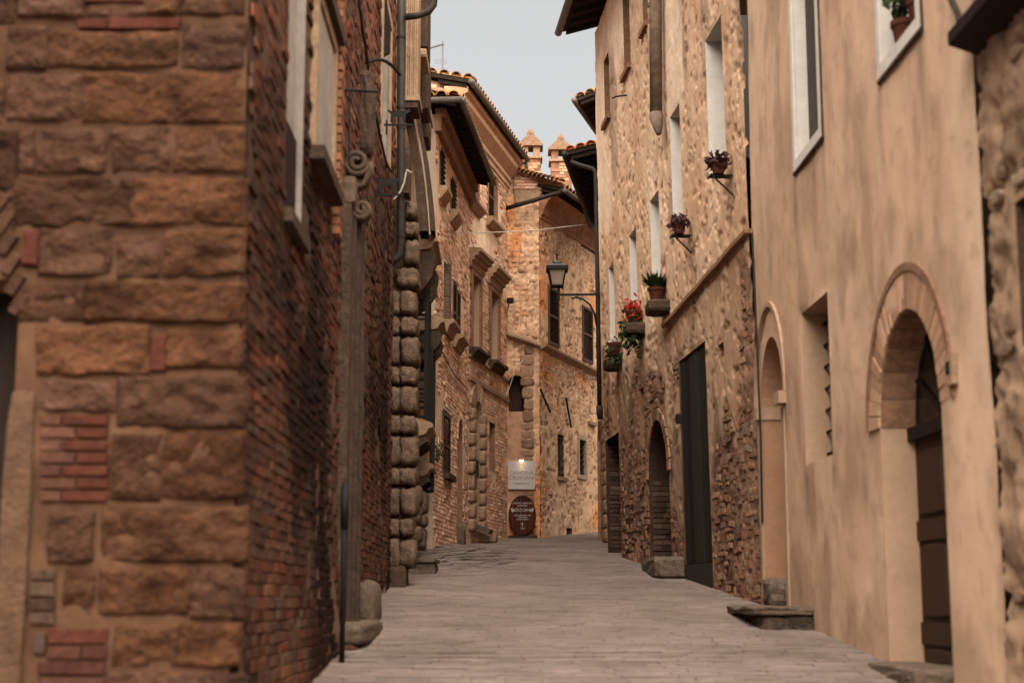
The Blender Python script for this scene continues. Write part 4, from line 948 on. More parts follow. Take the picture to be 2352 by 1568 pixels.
for k in range(n):
    a = math.pi*.5*k/(n-1); s0_, s1_ = t_b['s0'], t_b['s1']; z = t_b['z1']-(t_b['z1']-t_b['z0'])*k/(n-1)
    bb.tube([WT2.at(s0_, z, -.18+.14*math.sin(a)), WT2.at((s0_+s1_)/2, z-.03, -.15+.14*math.sin(a)), WT2.at(s1_, z, -.18+.14*math.sin(a))], .022, 6)
bb.build('bamboo_blind', mat('bamboo', (.17, .1, .065), .8, (20., .3), (4., .2), None), tow)
for (xa, ya, xb, yb_) in ((1241, 893, 1264, 946), (1300, 913, 1312, 981)):
    a = px3(WT2, xa, ya, .07); b_ = px3(WT2, xb, yb_, .07); MB().bar(a, b_, .035).build('tie_bar', M_IRON, tow)
s, z = WT2.px(1348, 966); part_box('shelf_stone', WT2, s, s+.55, z-.08, z, .0, .08, M_PALE2, tow)
# eaves, gable brickwork and pipe
zc_ = zt2
M_COVE = mat('cove_plaster', (.3, .15, .085), .92, (10., .4), (3., .3), (40., .8, .01))
MB().prof(WT2, [(0, zc_-.35), (.05, zc_-.35), (.06, zc_-.28), (.1, zc_-.26), (.13, zc_-.12), (.24, zc_+.04), (.4, zc_+.14), (0, zc_+.18)], -.02, WT2.L).build('cove', M_COVE, tow)
er = WT2.px(1290, 430, .85)[1]
roof = eave(tow, WT2, -.1, WT2.L, zc_+.17, .62, .3, 12, 2, True, 2.2, .055)
a = PD(1288, 428, 33.9); gz_ = a[2]
MB().tube([PD(1293, 428, 33.75), PD(1291, 437, 33.72), PD(1284, 443, 33.7), PD(1262, 449, 33.7), PD(1220, 462, 33.75), PD(1161, 479, 33.8)], .05, 12).build('downpipe', M_PIPE, roof, smooth=True)
wgb = W((-.14, 33.98), (.75, 33.98)); zg0 = PD(1200, 437, 33.98)[2]; zg1 = PD(1200, 388, 33.98)[2]; s0_ = PD(1181, 400, 33.98)[0]+.14; s1_ = PD(1247, 400, 33.98)[0]+.14
MB().plate(wgb, [(s0_, zg0), (s1_, zg0), (s1_, zg1-.18), (s0_, zg1)], -.6, .06).build('gable', M_BODY, tow)
pieces(brick_layout(s0_, s1_, zg0+.01, zg1-.12, [], .26, .072, pal3, (.01, .02), .06), wgb, 'b', 'brick', tow, M_BRICKO, M_BRICKS, 80)
MB().plate(wgb, [(s0_+.04, zg0-.3), (s1_-.1, zg0-.22), (s1_, zg0-.002), (s0_, zg0-.002)], -.3, .05).build('corbel', M_PALE2, tow)
# tiled verge seen above the gable
for k in range(14):
    t = k/13; p = PD(1164+t*126, 385+t*33, 33.8-.02*k); tile(roof, p, Vector((.1, -.8, -.25)), (0, 0, 1), np.array(random.choice(TPAL))*random.uniform(.8, 1.25))
a, b_ = PD(1160, 384, 33.9), PD(1292, 420, 33.7); MB().add([a, b_, b_+np.array((.3, 2.5, .4)), a+np.array((0, 2.5, .4)), a-np.array((0, 0, .07)), b_-np.array((0, 0, .07)), b_+np.array((.3, 2.5, .3)), a+np.array((0, 2.5, .3))], ((0, 1, 2, 3), (4, 7, 6, 5), (0, 4, 5, 1), (1, 5, 6, 2), (2, 6, 7, 3), (3, 7, 4, 0))).build('roof_slope', M_ROOFBASE, roof)
def chimney(xc, wpx, ytop, ycap, yled, ybase, d, seed):
    k = d/FD; hw = wpx/2*k; c = PD(xc, yled, d); zb = PD(xc, ybase, d)[2]-.8; zl = c[2]; zc = PD(xc, ycap, d)[2]; ztp = PD(xc, ytop, d)[2]; cx, cy = c[0], d+hw
    ch = MB().box(WX, cx-hw, cx+hw, zb, zl, -(cy+hw), -(cy-hw)).build('chimney', M_ROOFBASE, tow)
    wf = W((cx-hw, cy-hw), (cx+hw, cy-hw)); ws = W((cx+hw, cy-hw), (cx+hw, cy+hw))
    for ww in (wf, ws): pieces(brick_layout(0, 2*hw, zb+.02, zl-.02, [], .24, .075, ((.33, .16, .085), (.3, .13, .07), (.35, .21, .125)), (.008, .018), 0.), ww, 'b', 'brick', ch, M_BRICKO, M_BRICKS, 50)
    e = MB(); e.box(WX, cx-hw-.05, cx+hw+.05, zl, zl+.06, -(cy+hw+.05), -(cy-hw-.05)); e.build('band', M_PALE2, ch)
    for (i, j) in ((-1, -1), (1, -1), (-1, 1), (1, 1)):
        px_, py_ = cx+i*(hw-.09), cy+j*(hw-.09); MB().box(WX, px_-.08, px_+.08, zl+.06, zc-.05, -(py_+.08), -(py_-.08)).build('post', M_BRREV if seed else M_PALE2, ch)
    n = 6; h = (ztp-zc)*.78/n
    for q in range(n):
        r = (hw+.065)*(1-q/(n+.6)); MB().box(WX, cx-r, cx+r, zc-.05+q*h, zc-.052+(q+1)*h, -(cy+r), -(cy-r)).build('cap_course', mat('cap_tile', (.2, .118, .072), .95, (18., .35), (4., .25), (40., .6, .01)), ch)
    MB().lathe((cx, cy, zc-.05+n*h), [(.09, 0), (.07, .06), (.012, ztp-zc-n*h+.05)], 8).build('finial', M_BRREV, ch)
chimney(1219, 46, 288, 331, 364, 392, 36.2, 0); chimney(1289, 48, 301, 340, 371, 430, 35.6, 1)

# sign and barrel head
M_ = None
def text_part(txt, size, wall, s, z, n, m, parent, name='lettering', sx=1., ext=.002, off=0.):
    cu = bpy.data.curves.new('t', 'FONT'); cu.body = txt; cu.size = size; cu.extrude = ext; cu.align_x = 'CENTER'; cu.align_y = 'CENTER'; cu.offset = off
    to = bpy.data.objects.new('t', cu); COL.objects.link(to); dg = bpy.context.evaluated_depsgraph_get(); me = bpy.data.meshes.new_from_object(to.evaluated_get(dg))
    bpy.data.objects.remove(to); me.materials.clear(); o = newobj(name, me, m, parent); p = wall.at(s, z, n)-ORG[parent.name]
    t = Vector((wall.t[0], wall.t[1], 0)); nn = Vector((wall.n[0], wall.n[1], 0))
    o.matrix_local = Matrix(((t[0]*sx, 0, nn[0], p[0]), (t[1]*sx, 0, nn[1], p[1]), (0, 1, 0, p[2]), (0, 0, 0, 1))); return o
ws = W((-.1, 33.9), (.6, 33.9)); a = ws.px(1166.5, 1123); c = ws.px(1229, 1057.5)
sg = thing('winery_sign', 'white square winery sign with faded lettering at the street end', 'sign', ws.at((a[0]+c[0])/2, a[1], 0))
cs_, cz_ = (a[0]+c[0])/2, (a[1]+c[1])/2; hw, hh = (c[0]-a[0])/2, (c[1]-a[1])/2; rr = .04; P = []
for (qx, qz, t0) in ((1, -1, -.5), (1, 1, 0), (-1, 1, .5), (-1, -1, 1.)):
    for k in range(5): t = math.pi*(t0+.125*k); P.append((cs_+qx*(hw-rr)+rr*math.cos(t), cz_+qz*(hh-rr)+rr*math.sin(t)))
MB().plate(ws, P, -.03, .0).build('board', M_SIGN, sg)
text_part('CANTINA', .115, ws, cs_, cz_+.045, .003, M_SIGNTXT, sg, sx=1.05); text_part('CROCIANI', .115, ws, cs_, cz_-.065, .003, M_SIGNTXT, sg, sx=1.02)
text_part('DEGUSTAZIONE VINI', .03, ws, cs_-.04, cz_-.185, .003, M_SIGNRED, sg, sx=.9, off=.001); b = MB(); z = cz_-.185
b.plate(ws, [(cs_+.1, z-.006), (cs_+.14, z-.006), (cs_+.14, z-.018), (cs_+.18, z), (cs_+.14, z+.018), (cs_+.14, z+.006), (cs_+.1, z+.006)], .0, .004).build('arrow', M_SIGNTXT, sg)
lamp = thing('sign_lamp', 'small lit lamp clipped over the white winery sign', 'lamp', ws.at(cs_, cz_+hh+.0, .05))
MB().box(ws, cs_-.055, cs_+.055, cz_+hh+.004, cz_+hh+.035, -.02, .08).build('housing', M_WHITE, lamp); MB().box(ws, cs_-.04, cs_+.04, cz_+hh-.006, cz_+hh+.003, .03, .075).build('bulb', M_BULB, lamp)
ll = bpy.data.lights.new('sign_lamp_light', 'SPOT'); ll.energy = .3; ll.color = (1, .72, .42); ll.spot_size = R(110); ll.spot_blend = .8; ll.shadow_soft_size = .02
lo = bpy.data.objects.new('sign_lamp_light', ll); COL.objects.link(lo); lo.parent = lamp; lo.location = Vector(ws.at(cs_, cz_+hh-.012, .055))-Vector(ORG[lamp.name]); lo.rotation_euler = (R(-14), 0, 0)
a = ws.px(1168, 1229); c = ws.px(1231, 1138); cs_, cz_ = (a[0]+c[0])/2, (a[1]+c[1])/2; hw, hh = (c[0]-a[0])/2, (c[1]-a[1])/2
brl = thing('barrel_head', 'oval dark red barrel head with white winery lettering under the sign', 'barrel sign', ws.at(cs_, a[1]-.02, .05))
b = MB(); n = 40
o_ = [(cs_+hw*math.cos(t), cz_+hh*math.sin(t)) for t in np.linspace(0, 2*math.pi, n, False)]; i_ = [(cs_+hw*.93*math.cos(t), cz_+hh*.95*math.sin(t)) for t in np.linspace(0, 2*math.pi, n, False)]
V = [ws.at(*p, .02) for p in o_]+[ws.at(*p, .12) for p in o_]+[ws.at(*p, .12) for p in i_]+[ws.at(*p, .05) for p in i_]
b.add(V, [(k*n+i, k*n+(i+1) % n, ((k+1) % 4)*n+(i+1) % n, ((k+1) % 4)*n+i) for k in range(4) for i in range(n)]).build('rim', M_BARREL, brl, color=(.03, .009, .006))
edges = [-.93, -.68, -.4, -.1, .2, .5, .75, .93]
for e0, e1 in zip(edges[:-1], edges[1:]):
    P = [(cs_+hw*x, cz_-hh*.955*math.sqrt(max(0, 1-(x/.935)**2))) for x in np.linspace(e0+.006, e1-.006, 7)]; Q = [(x, 2*cz_-z) for (x, z) in P[::-1]]
    MB().plate(ws, P+Q, .03, .1+random.uniform(-.003, .003)).build('plank', M_BARREL, brl, color=np.array((.055, .015, .0085))*random.uniform(.7, 1.25))
def zpx(y): return ws.px(1200, y)[1]
for (t, y, sz, sx) in (('AZIENDA AGRICOLA', 1155.5, .052, .95), ('CANTINA', 1161.5, .05, .95), ('CROCIANI', 1171.5, .092, .82), ('DEGUSTAZIONE VINO', 1183.5, .036, 1.), ('WEINPROBE', 1188, .036, 1.), ('WINE TASTING', 1193, .036, 1.), ('10MT', 1214, .045, .9)):
    text_part(t, sz, ws, cs_+.005, zpx(y), .105, M_BTXT, brl, sx=sx, off=.0012)
z = zpx(1206); MB().plate(ws, [(cs_-.008, z-.05), (cs_+.008, z-.05), (cs_+.008, z+.02), (cs_+.025, z+.02), (cs_, z+.07), (cs_-.025, z+.02), (cs_-.008, z+.02)], .1, .107).build('arrow', M_BTXT, brl)
for sg_ in (-1, 1):
    z = zpx(1171); P = [(.165, -.01), (.185, .012), (.215, .015), (.25, .035), (.3, .05), (.285, .02), (.285, -.02), (.255, -.045), (.22, -.04), (.185, -.025), (.2, -.012)]; k = .92
    MB().plate(ws, [(cs_+sg_*p[0]*k*.93, z+p[1]) for p in P], .1, .107).build('emblem', M_BTXT, brl)
MB().box(ws, cs_-.3, cs_+.33, a[1]-.1, a[1]-.0, -.1, .1).build('cradle', M_DARKST, brl)
for (pts, lb) in ((((1235, 822), (1250, 838), (1268, 850), (1290, 856), (1312, 862), (1330, 852), (1340, 850)), 'pale cable sagging under the ledge of the rubble house, left length'), (((1334, 850), (1345, 862), (1358, 868), (1366, 866), (1376, 872)), 'pale cable sagging under the ledge of the rubble house, right length')):
    tag(MB().tube([px3(WT2, x, y, .06) for (x, y) in pts], .011, 6).build('cable', M_CABLE, None, smooth=True), lb, 'cable')
# floodlight and wall fittings on the corner
p = PD(1172, 690, 33.6); fl = thing('floodlight', 'small black floodlight on the wall corner above the arched niche', 'floodlight', p-np.array((0, 0, .12)))
MB().rbox(p, (.08, .06, .06), 8, 3).build('housing', M_IRON, fl); MB().tube([p+np.array((-.02, 0, -.05)), p+np.array((-.04, .15, -.1)), p+np.array((-.06, .4, -.1))], .015, 6).build('arm', M_GUT, fl)

# ================================================================== crumbling ochre house, right
WR2 = W((2.66, 16.65), (1.68, 27.8), False, lean=.014, zref=2.2)
och = thing('ochre_house', 'tall ochre house with crumbling plaster and deep white window reveals on the right', 'house', (2.6, 20, gz(2.6, 20)-.2))
def o2(*a, **k): return WR2.op(*a, **k)
r_w = [o2(1625, 86, 415, 1664), o2(1543, 264, 556, 1566), o2(1495.5, 459, 660, 1516), o2(1447.5, 540, 720, 1464), o2(1400, 613, 800, 1412)]
r_na = o2(1388, 140, 290, 1400.5); r_nb = o2(1432.5, 20, 180, 1447.5); r_nb['z1'] = r_nb['z0']+1.5; r_nc = o2(1477, 10, 75, 1489); r_nc['z1'] = r_nc['z0']+1.5
r_rect = o2(1391, 1012, 1290, 1425); r_arch = o2(1492, 975, 1330, 1539); r_arch['arch'] = (r_arch['s1']-r_arch['s0'])/2*1.0
r_slit = o2(1470, 893, 1022, 1480); r_slot = o2(1650, 792, 826, 1663)
door = o2(1567, 824, 1352, 1630)
r_rect['s1'] = min(r_rect['s1'], WR2.L-.16)
opsR = r_w+[r_na, r_nb, r_nc, r_rect, r_arch, r_slit, r_slot, door]
ZR2 = 11.9
def fn_r2(s, z):
    n = fbm(s*5, z*5, 91, 4); m = fbm(s*.55, z*.5, 92, 3); g = gz(2., 16.6+s); hgt = z-g
    low_ = sm(.5, .6, fbm(s*.9, z*.9, 93, 3)+.28-.125*hgt+.07*np.clip(2.2-s, 0, 3))          # plaster lost, rubble shows
    f1, f2, idd = voro(s*4.4+.6*n, z*8.5+.6*n, 94); e = sm(.0, .16, f2-f1)
    smooth = sm(.54, .64, fbm(s*.5+3, z*.35, 95, 3))*sm(5.5, 7.5, z)
    pit = sm(.63, .66, fbm(s*8, z*7, 96, 3))*(1-smooth); crack = sm(.02, .0, np.abs(fbm(s*3.2, z*1.6, 97, 3)-.5))*(1-smooth)*sm(.45, .55, fbm(s*2, z*2, 197, 2))
    flake = sm(.5, .53, fbm(s*2.4, z*1.7, 196, 4))
    h = low_*(e*.014+(n-.5)*.05-.02)+(1-low_)*((n-.5)*.008-pit*.024-crack*.016+flake*.009)+(m-.5)*.05
    ocre = mixc((.6, .415, .28), (.54, .355, .23), sm(.35, .65, m)); ocre = mixc(ocre, (.68, .5, .36), smooth*.8)
    old = sm(.5, .62, fbm(s*1.3, z*.7, 98, 3)); ocre = mixc(ocre, (.46, .27, .165), old*.4*(1-smooth))
    st = np.stack([.16+.16*idd, .088+.09*idd, .055+.06*idd], -1); st = mixc((.2, .12, .08), st, e)
    zled = WR2.px(1531, 749)[1]; low_tone = sm(.12, -.12, z-zled+.5*(fbm(s*1.2, z*1.2, 198, 3)-.5)); ocre = mixc(ocre, ocre*np.array((.7, .66, .63)), low_tone)  # plaster colour darker below the ledge height, with an uneven border
    ocre = mixc(ocre, ocre*np.array((.86, .76, .68)), (1-flake)*.32*(1-smooth)); c = mixc(ocre, st, low_); c = mixc(c, (.2, .105, .062), np.clip(pit+crack, 0, 1)*(1-low_)*.3); c = c*(.88+.24*n)[..., None]
    stain = sm(.52, .64, fbm(s*1.6, z*.45, 99, 3)+.1*np.clip(2.6-hgt, -1, 1)); c = c*(1-.4*stain)[..., None]
    return h, c
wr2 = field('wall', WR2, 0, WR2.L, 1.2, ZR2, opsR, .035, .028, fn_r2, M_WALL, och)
side_body(och, WR2, .02, WR2.L-.05, 1.2, ZR2, 7., -.45, 'rear_wall'); end_return(och, WR2, WR2.L, 1.4, ZR2, -2., -.02, M_BODY, sg=-1)
palR = ((.24, .13, .08), (.19, .1, .062), (.28, .16, .1), (.15, .085, .056), (.26, .12, .065), (.22, .15, .1))
def keepR(s, z):
    hg = z-gz(2., 16.6+s); return hg > -.1 and float(fbm(s*.9, z*.9, 93, 3))+.28-.125*hg+.07*max(0, min(3, 2.2-s)) > .57 and random.random() < .6
pieces(rubble_layout(.05, WR2.L-.05, 1.4, 6.5, opsR, (.05, .1), (.1, .28), palR, (.01, .022), -.008, keep=keepR), WR2, 'b', 'stone', wr2, M_STONEO, M_STONES, 300, 'stonework')
for o in r_w:
    reveal(WR2, o, .36, M_WHITE, wr2); window(och, WR2, o, .36, M_WHITE, (1, 2), .05)
for o in (r_na, r_nb, r_nc):
    reveal(WR2, o, .3, M_BRREV, wr2); q = window(och, WR2, o, .3, M_DARKWOOD, (1, 1), .05); part_box('sill', WR2, o['s0']-.08, o['s1']+.08, o['z0']-.09, o['z0']-.002, -.1, .07, M_BRREV, q)
def brick_jamb(o, d, s_face):                      # courses on the far reveal
    wj = W(WR2.at(s_face, 0, -d)[:2], WR2.at(s_face, 0, 0)[:2]); wj.n = np.array((-WR2.t[0], -WR2.t[1])); zt_ = o['z1']-o['arch'] if o['arch'] else o['z1']
    base = gz(2., 16.6+s_face)-.1
    its = []; z = base; k = 0
    while z < zt_-.04:
        h = random.uniform(.07, .09); x = wj.L*random.choice((.36, .5, .64))
        for (a, b_) in ((.0, x), (x, wj.L)): its.append(((a+b_)/2, z+h/2, b_-a-.012, h-.014, random.uniform(.008, .026), 0., np.array(random.choice(((.075, .042, .027), (.06, .033, .022), (.09, .054, .036), (.05, .029, .02))))*random.uniform(.8, 1.2), random.uniform(-.02, .02)))  # brick colours darkened for the shade inside the doorway
        z += h
    pieces(its, wj, 'b', 'brick', wr2, M_BRICKO, M_BRICKS, 150, 'brickwork')
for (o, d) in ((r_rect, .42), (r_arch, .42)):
    reveal(WR2, o, d, M_NICHE, wr2); infill(WR2, o, d, M_DARKWOOD, och, 'door'); brick_jamb(o, d, o['s1'])  # reveals take the darkened brick that stands for doorway shade
voussoirs(WR2, r_arch, .16, .0, .03, palR, wr2, 18)
for (o, d) in ((r_slit, .25), (r_slot, .25)): reveal(WR2, o, d, M_BRREV, wr2); infill(WR2, o, d, M_GLASS, wr2, 'vent')
M_PLANKO = mat('weathered_plank', 'obj', .75, (25., .4), (5., .35), (40., .6, .006), stretch=(8, 8, .5))
# black plank door, flush with the wall
reveal(WR2, door, .1, M_DARKST, wr2); dr = MB().box(WR2, door['s0'], door['s1'], door['z0'], door['z1'], -.1, -.05).build('plank_door', M_BLACKDOOR, och)
nb = 6
for k in range(nb):
    a = door['s0']+(door['s1']-door['s0'])*k/nb; b_ = door['s0']+(door['s1']-door['s0'])*(k+1)/nb
    MB().box(WR2, a+.004, b_-.004, door['z0']+.32, door['z1']-.01, -.05, -.015+random.uniform(-.012, .012)).build('plank', M_PLANKO, dr, color=np.array((.02, .0168, .014))*random.uniform(.6, 1.5))
MB().box(WR2, door['s0']+.004, door['s1']-.004, door['z0']+.02, door['z0']+.31, -.05, .004).build('kick_plate', M_PLATE, dr)
MB().box(WR2, door['s1']-.02, door['s1']+.1, door['z0']+2.2, door['z0']+2.32, -.02, .05).build('hinge', M_IRON, dr)
part_box('door_step', WR2, door['s0']-.02, door['s1']+.02, door['z0']-.4, door['z0']-.004, -.3, -.04, M_DARKST, och)
# ledge line that climbs towards the viewer
a = WR2.px(1531, 749); b_ = WR2.px(1727, 528)
bl = MB(); N_ = 14; prv = None
for k in range(N_+1):
    t = k/N_; s = a[0]+(b_[0]-a[0])*t; z = a[1]+(b_[1]-a[1])*t+.008*math.sin(k*1.7); p = WR2.at(s, z, .03)
    if prv is not None: bl.bar(prv, p, .09, .05)
    prv = p
bl.build('ledge', M_BRREV, och)
MB().tube([px3(WR2, x, y, .05) for (x, y) in ((1728, 535), (1735, 700), (1741, 850), (1747, 1000), (1751, 1200))], .012, 8).build('conduit', M_DCABLE, och)
# big clay drainpipe ending on the wall
P = [px3(WR2, x, y, .14) for (x, y) in ((1504, -260), (1507, 265), (1508, 270), (1511, 292), (1513, 308))]
MB().tube(P[:2], .088, 16).build('drainpipe', M_GPIPE, och, smooth=True)
MB().tube(P[1:], [.1, .1, .07, .035], 16).build('drainpipe_end', M_GPIPE, och, smooth=True); p = px3(WR2, 1504, 16, .14); MB().tube([p, p+np.array((0, 0, .05))], .1, 16).build('collar', M_GPIPE, och)
MB().tube([px3(WR2, x, y, n) for (x, y, n) in ((1407, 226, .25), (1415, 222, .18), (1441, 219, .0))], .014, 8).build('iron_hook', M_IRON, och)
# eave
ez = PD(1312, 66, 27.6)[2]
eave(och, WR2, -1., WR2.L+.05, ez, .6, .3, 26, 2, True, 3., .07)

# stone sills and shelves with pots on them
def leafball(c, r, n, size, seed, flat=.8, drop=0.):
    rd = random.Random(seed); b = MB()
    for k in range(n):
        u = Vector((rd.gauss(0, 1), rd.gauss(0, 1), rd.gauss(0, 1))).normalized()*(rd.random()**.4)*r; p = Vector(c)+Vector((u.x, u.y, u.z*flat-drop*rd.random()))
        d1 = Vector((rd.gauss(0, 1), rd.gauss(0, 1), rd.gauss(0, 1))).normalized(); d2 = d1.cross(Vector((rd.gauss(0, 1), rd.gauss(0, 1), rd.gauss(0, 1)))).normalized(); s = size*rd.uniform(.6, 1.3)
        b.add([p-d1*s, p+d2*s*.45, p+d1*s, p-d2*s*.45], ((0, 1, 2, 3),))
    return b
def spikes(c, r, n, ln, seed):
    rd = random.Random(seed); b = MB()
    for k in range(n):
        a = rd.uniform(0, 6.28); e = rd.uniform(.2, 1.); d = Vector((math.cos(a)*e, math.sin(a)*e, rd.uniform(.35, 1))).normalized()*ln*rd.uniform(.6, 1.1); p = Vector(c)+Vector((math.cos(a), math.sin(a), 0))*r*rd.random()*.6; sd_ = d.cross(Vector((0, 0, 1))).normalized()*.014
        b.add([p-sd_, p+d*.55+sd_*.0-sd_+Vector((0, 0, .01)), p+d, p+d*.55+sd_, p+sd_], ((0, 1, 2, 3, 4),))
    return b
def pot(w, x, y, n, r, h, label, kind, seed, shelf=True):
    s, z = w.px(x, y, n); c = w.at(s, z, n); t = thing('flower_pot', label, 'flower pot', c)
    MB().lathe(c, [(r*.68, 0), (r*.95, h*.8), (r*1.06, h*.8), (r*1.08, h), (r*.9, h), (r*.85, h*.85)], 16).build('pot', M_TERRA, t, smooth=False)
    top = c+np.array((0, 0, h))
    if kind == 'purple': leafball(top+np.array((0, 0, .05)), .15, 170, .045, seed, .7, .1).build('foliage', M_LEAF2, t)
    elif kind == 'fern': spikes(top, r*1.3, 150, .26, seed).build('foliage', M_LEAF, t)
    elif kind == 'geranium':
        leafball(top+np.array((0, 0, -.1)), .24, 330, .05, seed, 1., .45).build('foliage', M_LEAF, t); leafball(top+np.array((0, 0, .12)), 0.18, 170, .045, seed+1, .9, .25).build('blossom', M_RED, t)
    elif kind == 'white':
        leafball(top+np.array((0, 0, -.06)), .17, 180, .045, seed, 1., .3).build('foliage', M_LEAF, t); leafball(top+np.array((0, 0, .06)), .13, 70, .035, seed+1, .8, .1).build('blossom', M_WPETAL, t)
    if shelf:
        k = MB(); k.bar(w.at(s, z-.012, -.3), w.at(s, z-.012, n+r), .022).bar(w.at(s+.1, z-.012, -.3), w.at(s+.1, z-.012, n+r), .022).bar(w.at(s-.06, z-.014, n+r), w.at(s+.16, z-.014, n+r), .018); k.bar(w.at(s, z-.02, n+r*.8), w.at(s, z-.25, .0), .018).build('iron_shelf', M_IRON, t)
    return t
pot(WR2, 1650, 400, .17, .09, .15, 'terracotta pot of purple succulents, upper of two on iron brackets', 'purple', 1); pot(WR2, 1560, 538, .16, .09, .15, 'terracotta pot of purple succulents, lower of two on iron brackets', 'purple', 2)
for (x, y, lb, kd, sd_) in ((1508, 693, 'pot of green fern on a stone sill of the ochre house', 'fern', 3), (1456, 745, 'trailing red geraniums spilling from a window of the ochre house', 'geranium', 4), (1411, 815, 'small pot of white flowers at the lowest window of the ochre house', 'white', 5)):
    pot(WR2, x, y, .13, .12, .2, lb, kd, sd_, kd == 'white'); s, z = WR2.px(x, y, .13)
    if kd != 'white': MB().rbox(WR2.at(s, z-.09, .08), (.2, .3, .085), 8, 4, .01, sd_).build('stone_sill', M_DARKST, och)
s, z = WR2.px(1409, 832, .1); MB().rbox(WR2.at(s, z-.05, .08), (.18, .3, .08), 8, 4, .01, 9).build('stone_sill', M_DARKST, och)

# step stones along the right
p = PD(1482, 1312, 22.3); q = PD(1545, 1300, 21.)
tag(MB().rbox((2.12, 22., gz(2.1, 22.)+.05), (.24, 1.15, .16), 9, 6, .02, 11).build('stone_step', M_STEP, None), 'long low stone step before the arched doorway of the ochre house', 'step')
z_s = PD(1700, 1392, 15.3)[2]
stp = thing('doorstep', 'broken mossy stone doorstep where the plaster house begins', 'step', (2.45, 14.8, gz(2.45, 14.8)-.08))
MB().rbox((2.54, 15.15, z_s-.035), (.38, .98, .04), 8, 9, .025, 12).build('slab', M_STEP, stp); MB().rbox((2.57, 15.12, z_s-.27), (.35, .97, .22), 7, 10, .05, 13).build('base', mat('mossy_base', (.05, .036, .024), .95, (12., .6), (3., .5), (40., 1., .03)), stp)
MB().rbox((2.62, 15.6, z_s+.14), (.12, .25, .14), 5, 5, .03, 14).build('rubble', M_STEP, stp)

# ================================================================== plastered house, right
WR1 = W((2.86, 9.2), (2.645, 16.65), False)
pla = thing('plaster_house', 'smooth tan plastered house with arched brown door on the right', 'house', (3.0, 12, gz(3, 12)-.2))
def o1(*a, **k): return WR1.op(*a, **k)
p_A = o1(1828, 150, 372, 1884); p_A['z1'] = p_A['z0']+2.2; p_B = o1(2026, 60, 150, 2112); p_B['z1'] = p_B['z0']+1.9
p_n = o1(1752, 800, 1345, 1803); p_n['arch'] = (p_n['s1']-p_n['s0'])/2*1.15; p_n['z1'] = WR1.px(1771, 772)[1]
p_w = o1(1846, 716, 1070, 1908)
p_d = o1(2032, 900, 1560, 2176); p_d['z0'] = .6; cxm = (p_d['s0']+p_d['s1'])/2; p_d['z1'] = WR1.px(2108, 692)[1]; p_d['arch'] = (p_d['s1']-p_d['s0'])/2
opsP = [p_A, p_B, p_n, p_w, p_d]; ZR1 = 9.6
def fn_r1(s, z):
    n = fbm(s*3, z*2, 111, 4); m = fbm(s*.9, z*.45, 112, 3); v = fbm(s*4.5, z*.5, 113, 4)
    c = mixc((.535, .353, .238), (.5, .318, .21), sm(.3, .7, m)); c = mixc(c, (.36, .22, .14), sm(.5, .8, v)*.22); c = mixc(c, (.5, .36, .25), sm(.55, .7, fbm(s*.7+9, z*.5, 114, 3))*.5)
    hg = z-gz(2.7, 16.65-(7.45-s)*1.0) if False else z-.082*(9.2+s)
    d = sm(.5, .75, fbm(s*2.2, z*1.2, 115, 4)+.28*np.clip(1-hg/.8, 0, 1)); c = mixc(c, (.29, .18, .115), d*.6)
    for (sc, zz, ln) in ((p_A['s0']-.08, p_A['z0'], 1.3), (p_A['s1']+.06, p_A['z0'], 1.6), (p_A['s0']+.3, p_A['z0'], .8), (p_B['s0']-.05, p_B['z0'], 1.7), (p_B['s1']+.08, p_B['z0'], 1.4), (p_B['s0']-.55, p_B['z0']+1.2, 2.6), (p_w['s1'], p_w['z0'], .7), (p_w['s0'], p_w['z0'], .5)):
        c = c*(1-.3*np.exp(-((s-sc-.05*np.sin(z*4))/.07)**2)*sm(zz-ln, zz-.1*ln, z)*(z < zz-.08))[..., None]
    sp = sm(.66, .72, fbm(s*9, z*9, 117, 3)); c = c*(1-.14*sp)[..., None]
    return (n-.5)*.022+(fbm(s*.7, z*.5, 116, 2)-.5)*.05, c
wr1 = field('wall', WR1, 0, WR1.L, .3, ZR1, opsP, .035, .04, fn_r1, M_PLASTER, pla)
side_body(pla, WR1, .02, WR1.L-.02, .3, ZR1, 7., -.62, 'rear_wall'); end_return(pla, WR1, WR1.L, .6, ZR1, -2., -.01, M_BODY, sg=-1)
for (o, d) in ((p_A, .2), (p_B, .24)):
    reveal(WR1, o, d, M_WHITE, wr1, n0=.0); q = ring(WR1, o, .1, -.01, .022, mat('painted_frame', (.52, .46, .41), .85, (14., .1), (3., .12), (50., .3, .004)), pla, 'window_frame')
    b = MB(); s0_, s1_, z0_, z1_ = o['s0']-.1, o['s1']+.1, o['z0']-.1, o['z1']+.1
    b.box(WR1, s0_-.012, s0_-.001, z0_-.012, z1_, .0, .02).box(WR1, s1_+.001, s1_+.012, z0_-.012, z1_, .0, .02).box(WR1, s0_-.001, s1_+.001, z0_-.03, z0_-.001, .0, .024); b.build('shadow_strip', M_DARKST, q)  # dark strips stand in for the shadow line round the frame
    MB().box(WR1, o['s0']+.005, o['s1']-.005, o['z0']+.004, o['z1'], -d-.03, -d+.03 if o is p_B else -d+.08).build('closed_shutter', mat('grey_shutter', (.06, .05, .042), .7, (10., .15), (3., .1), (40., .2, .003)), q)
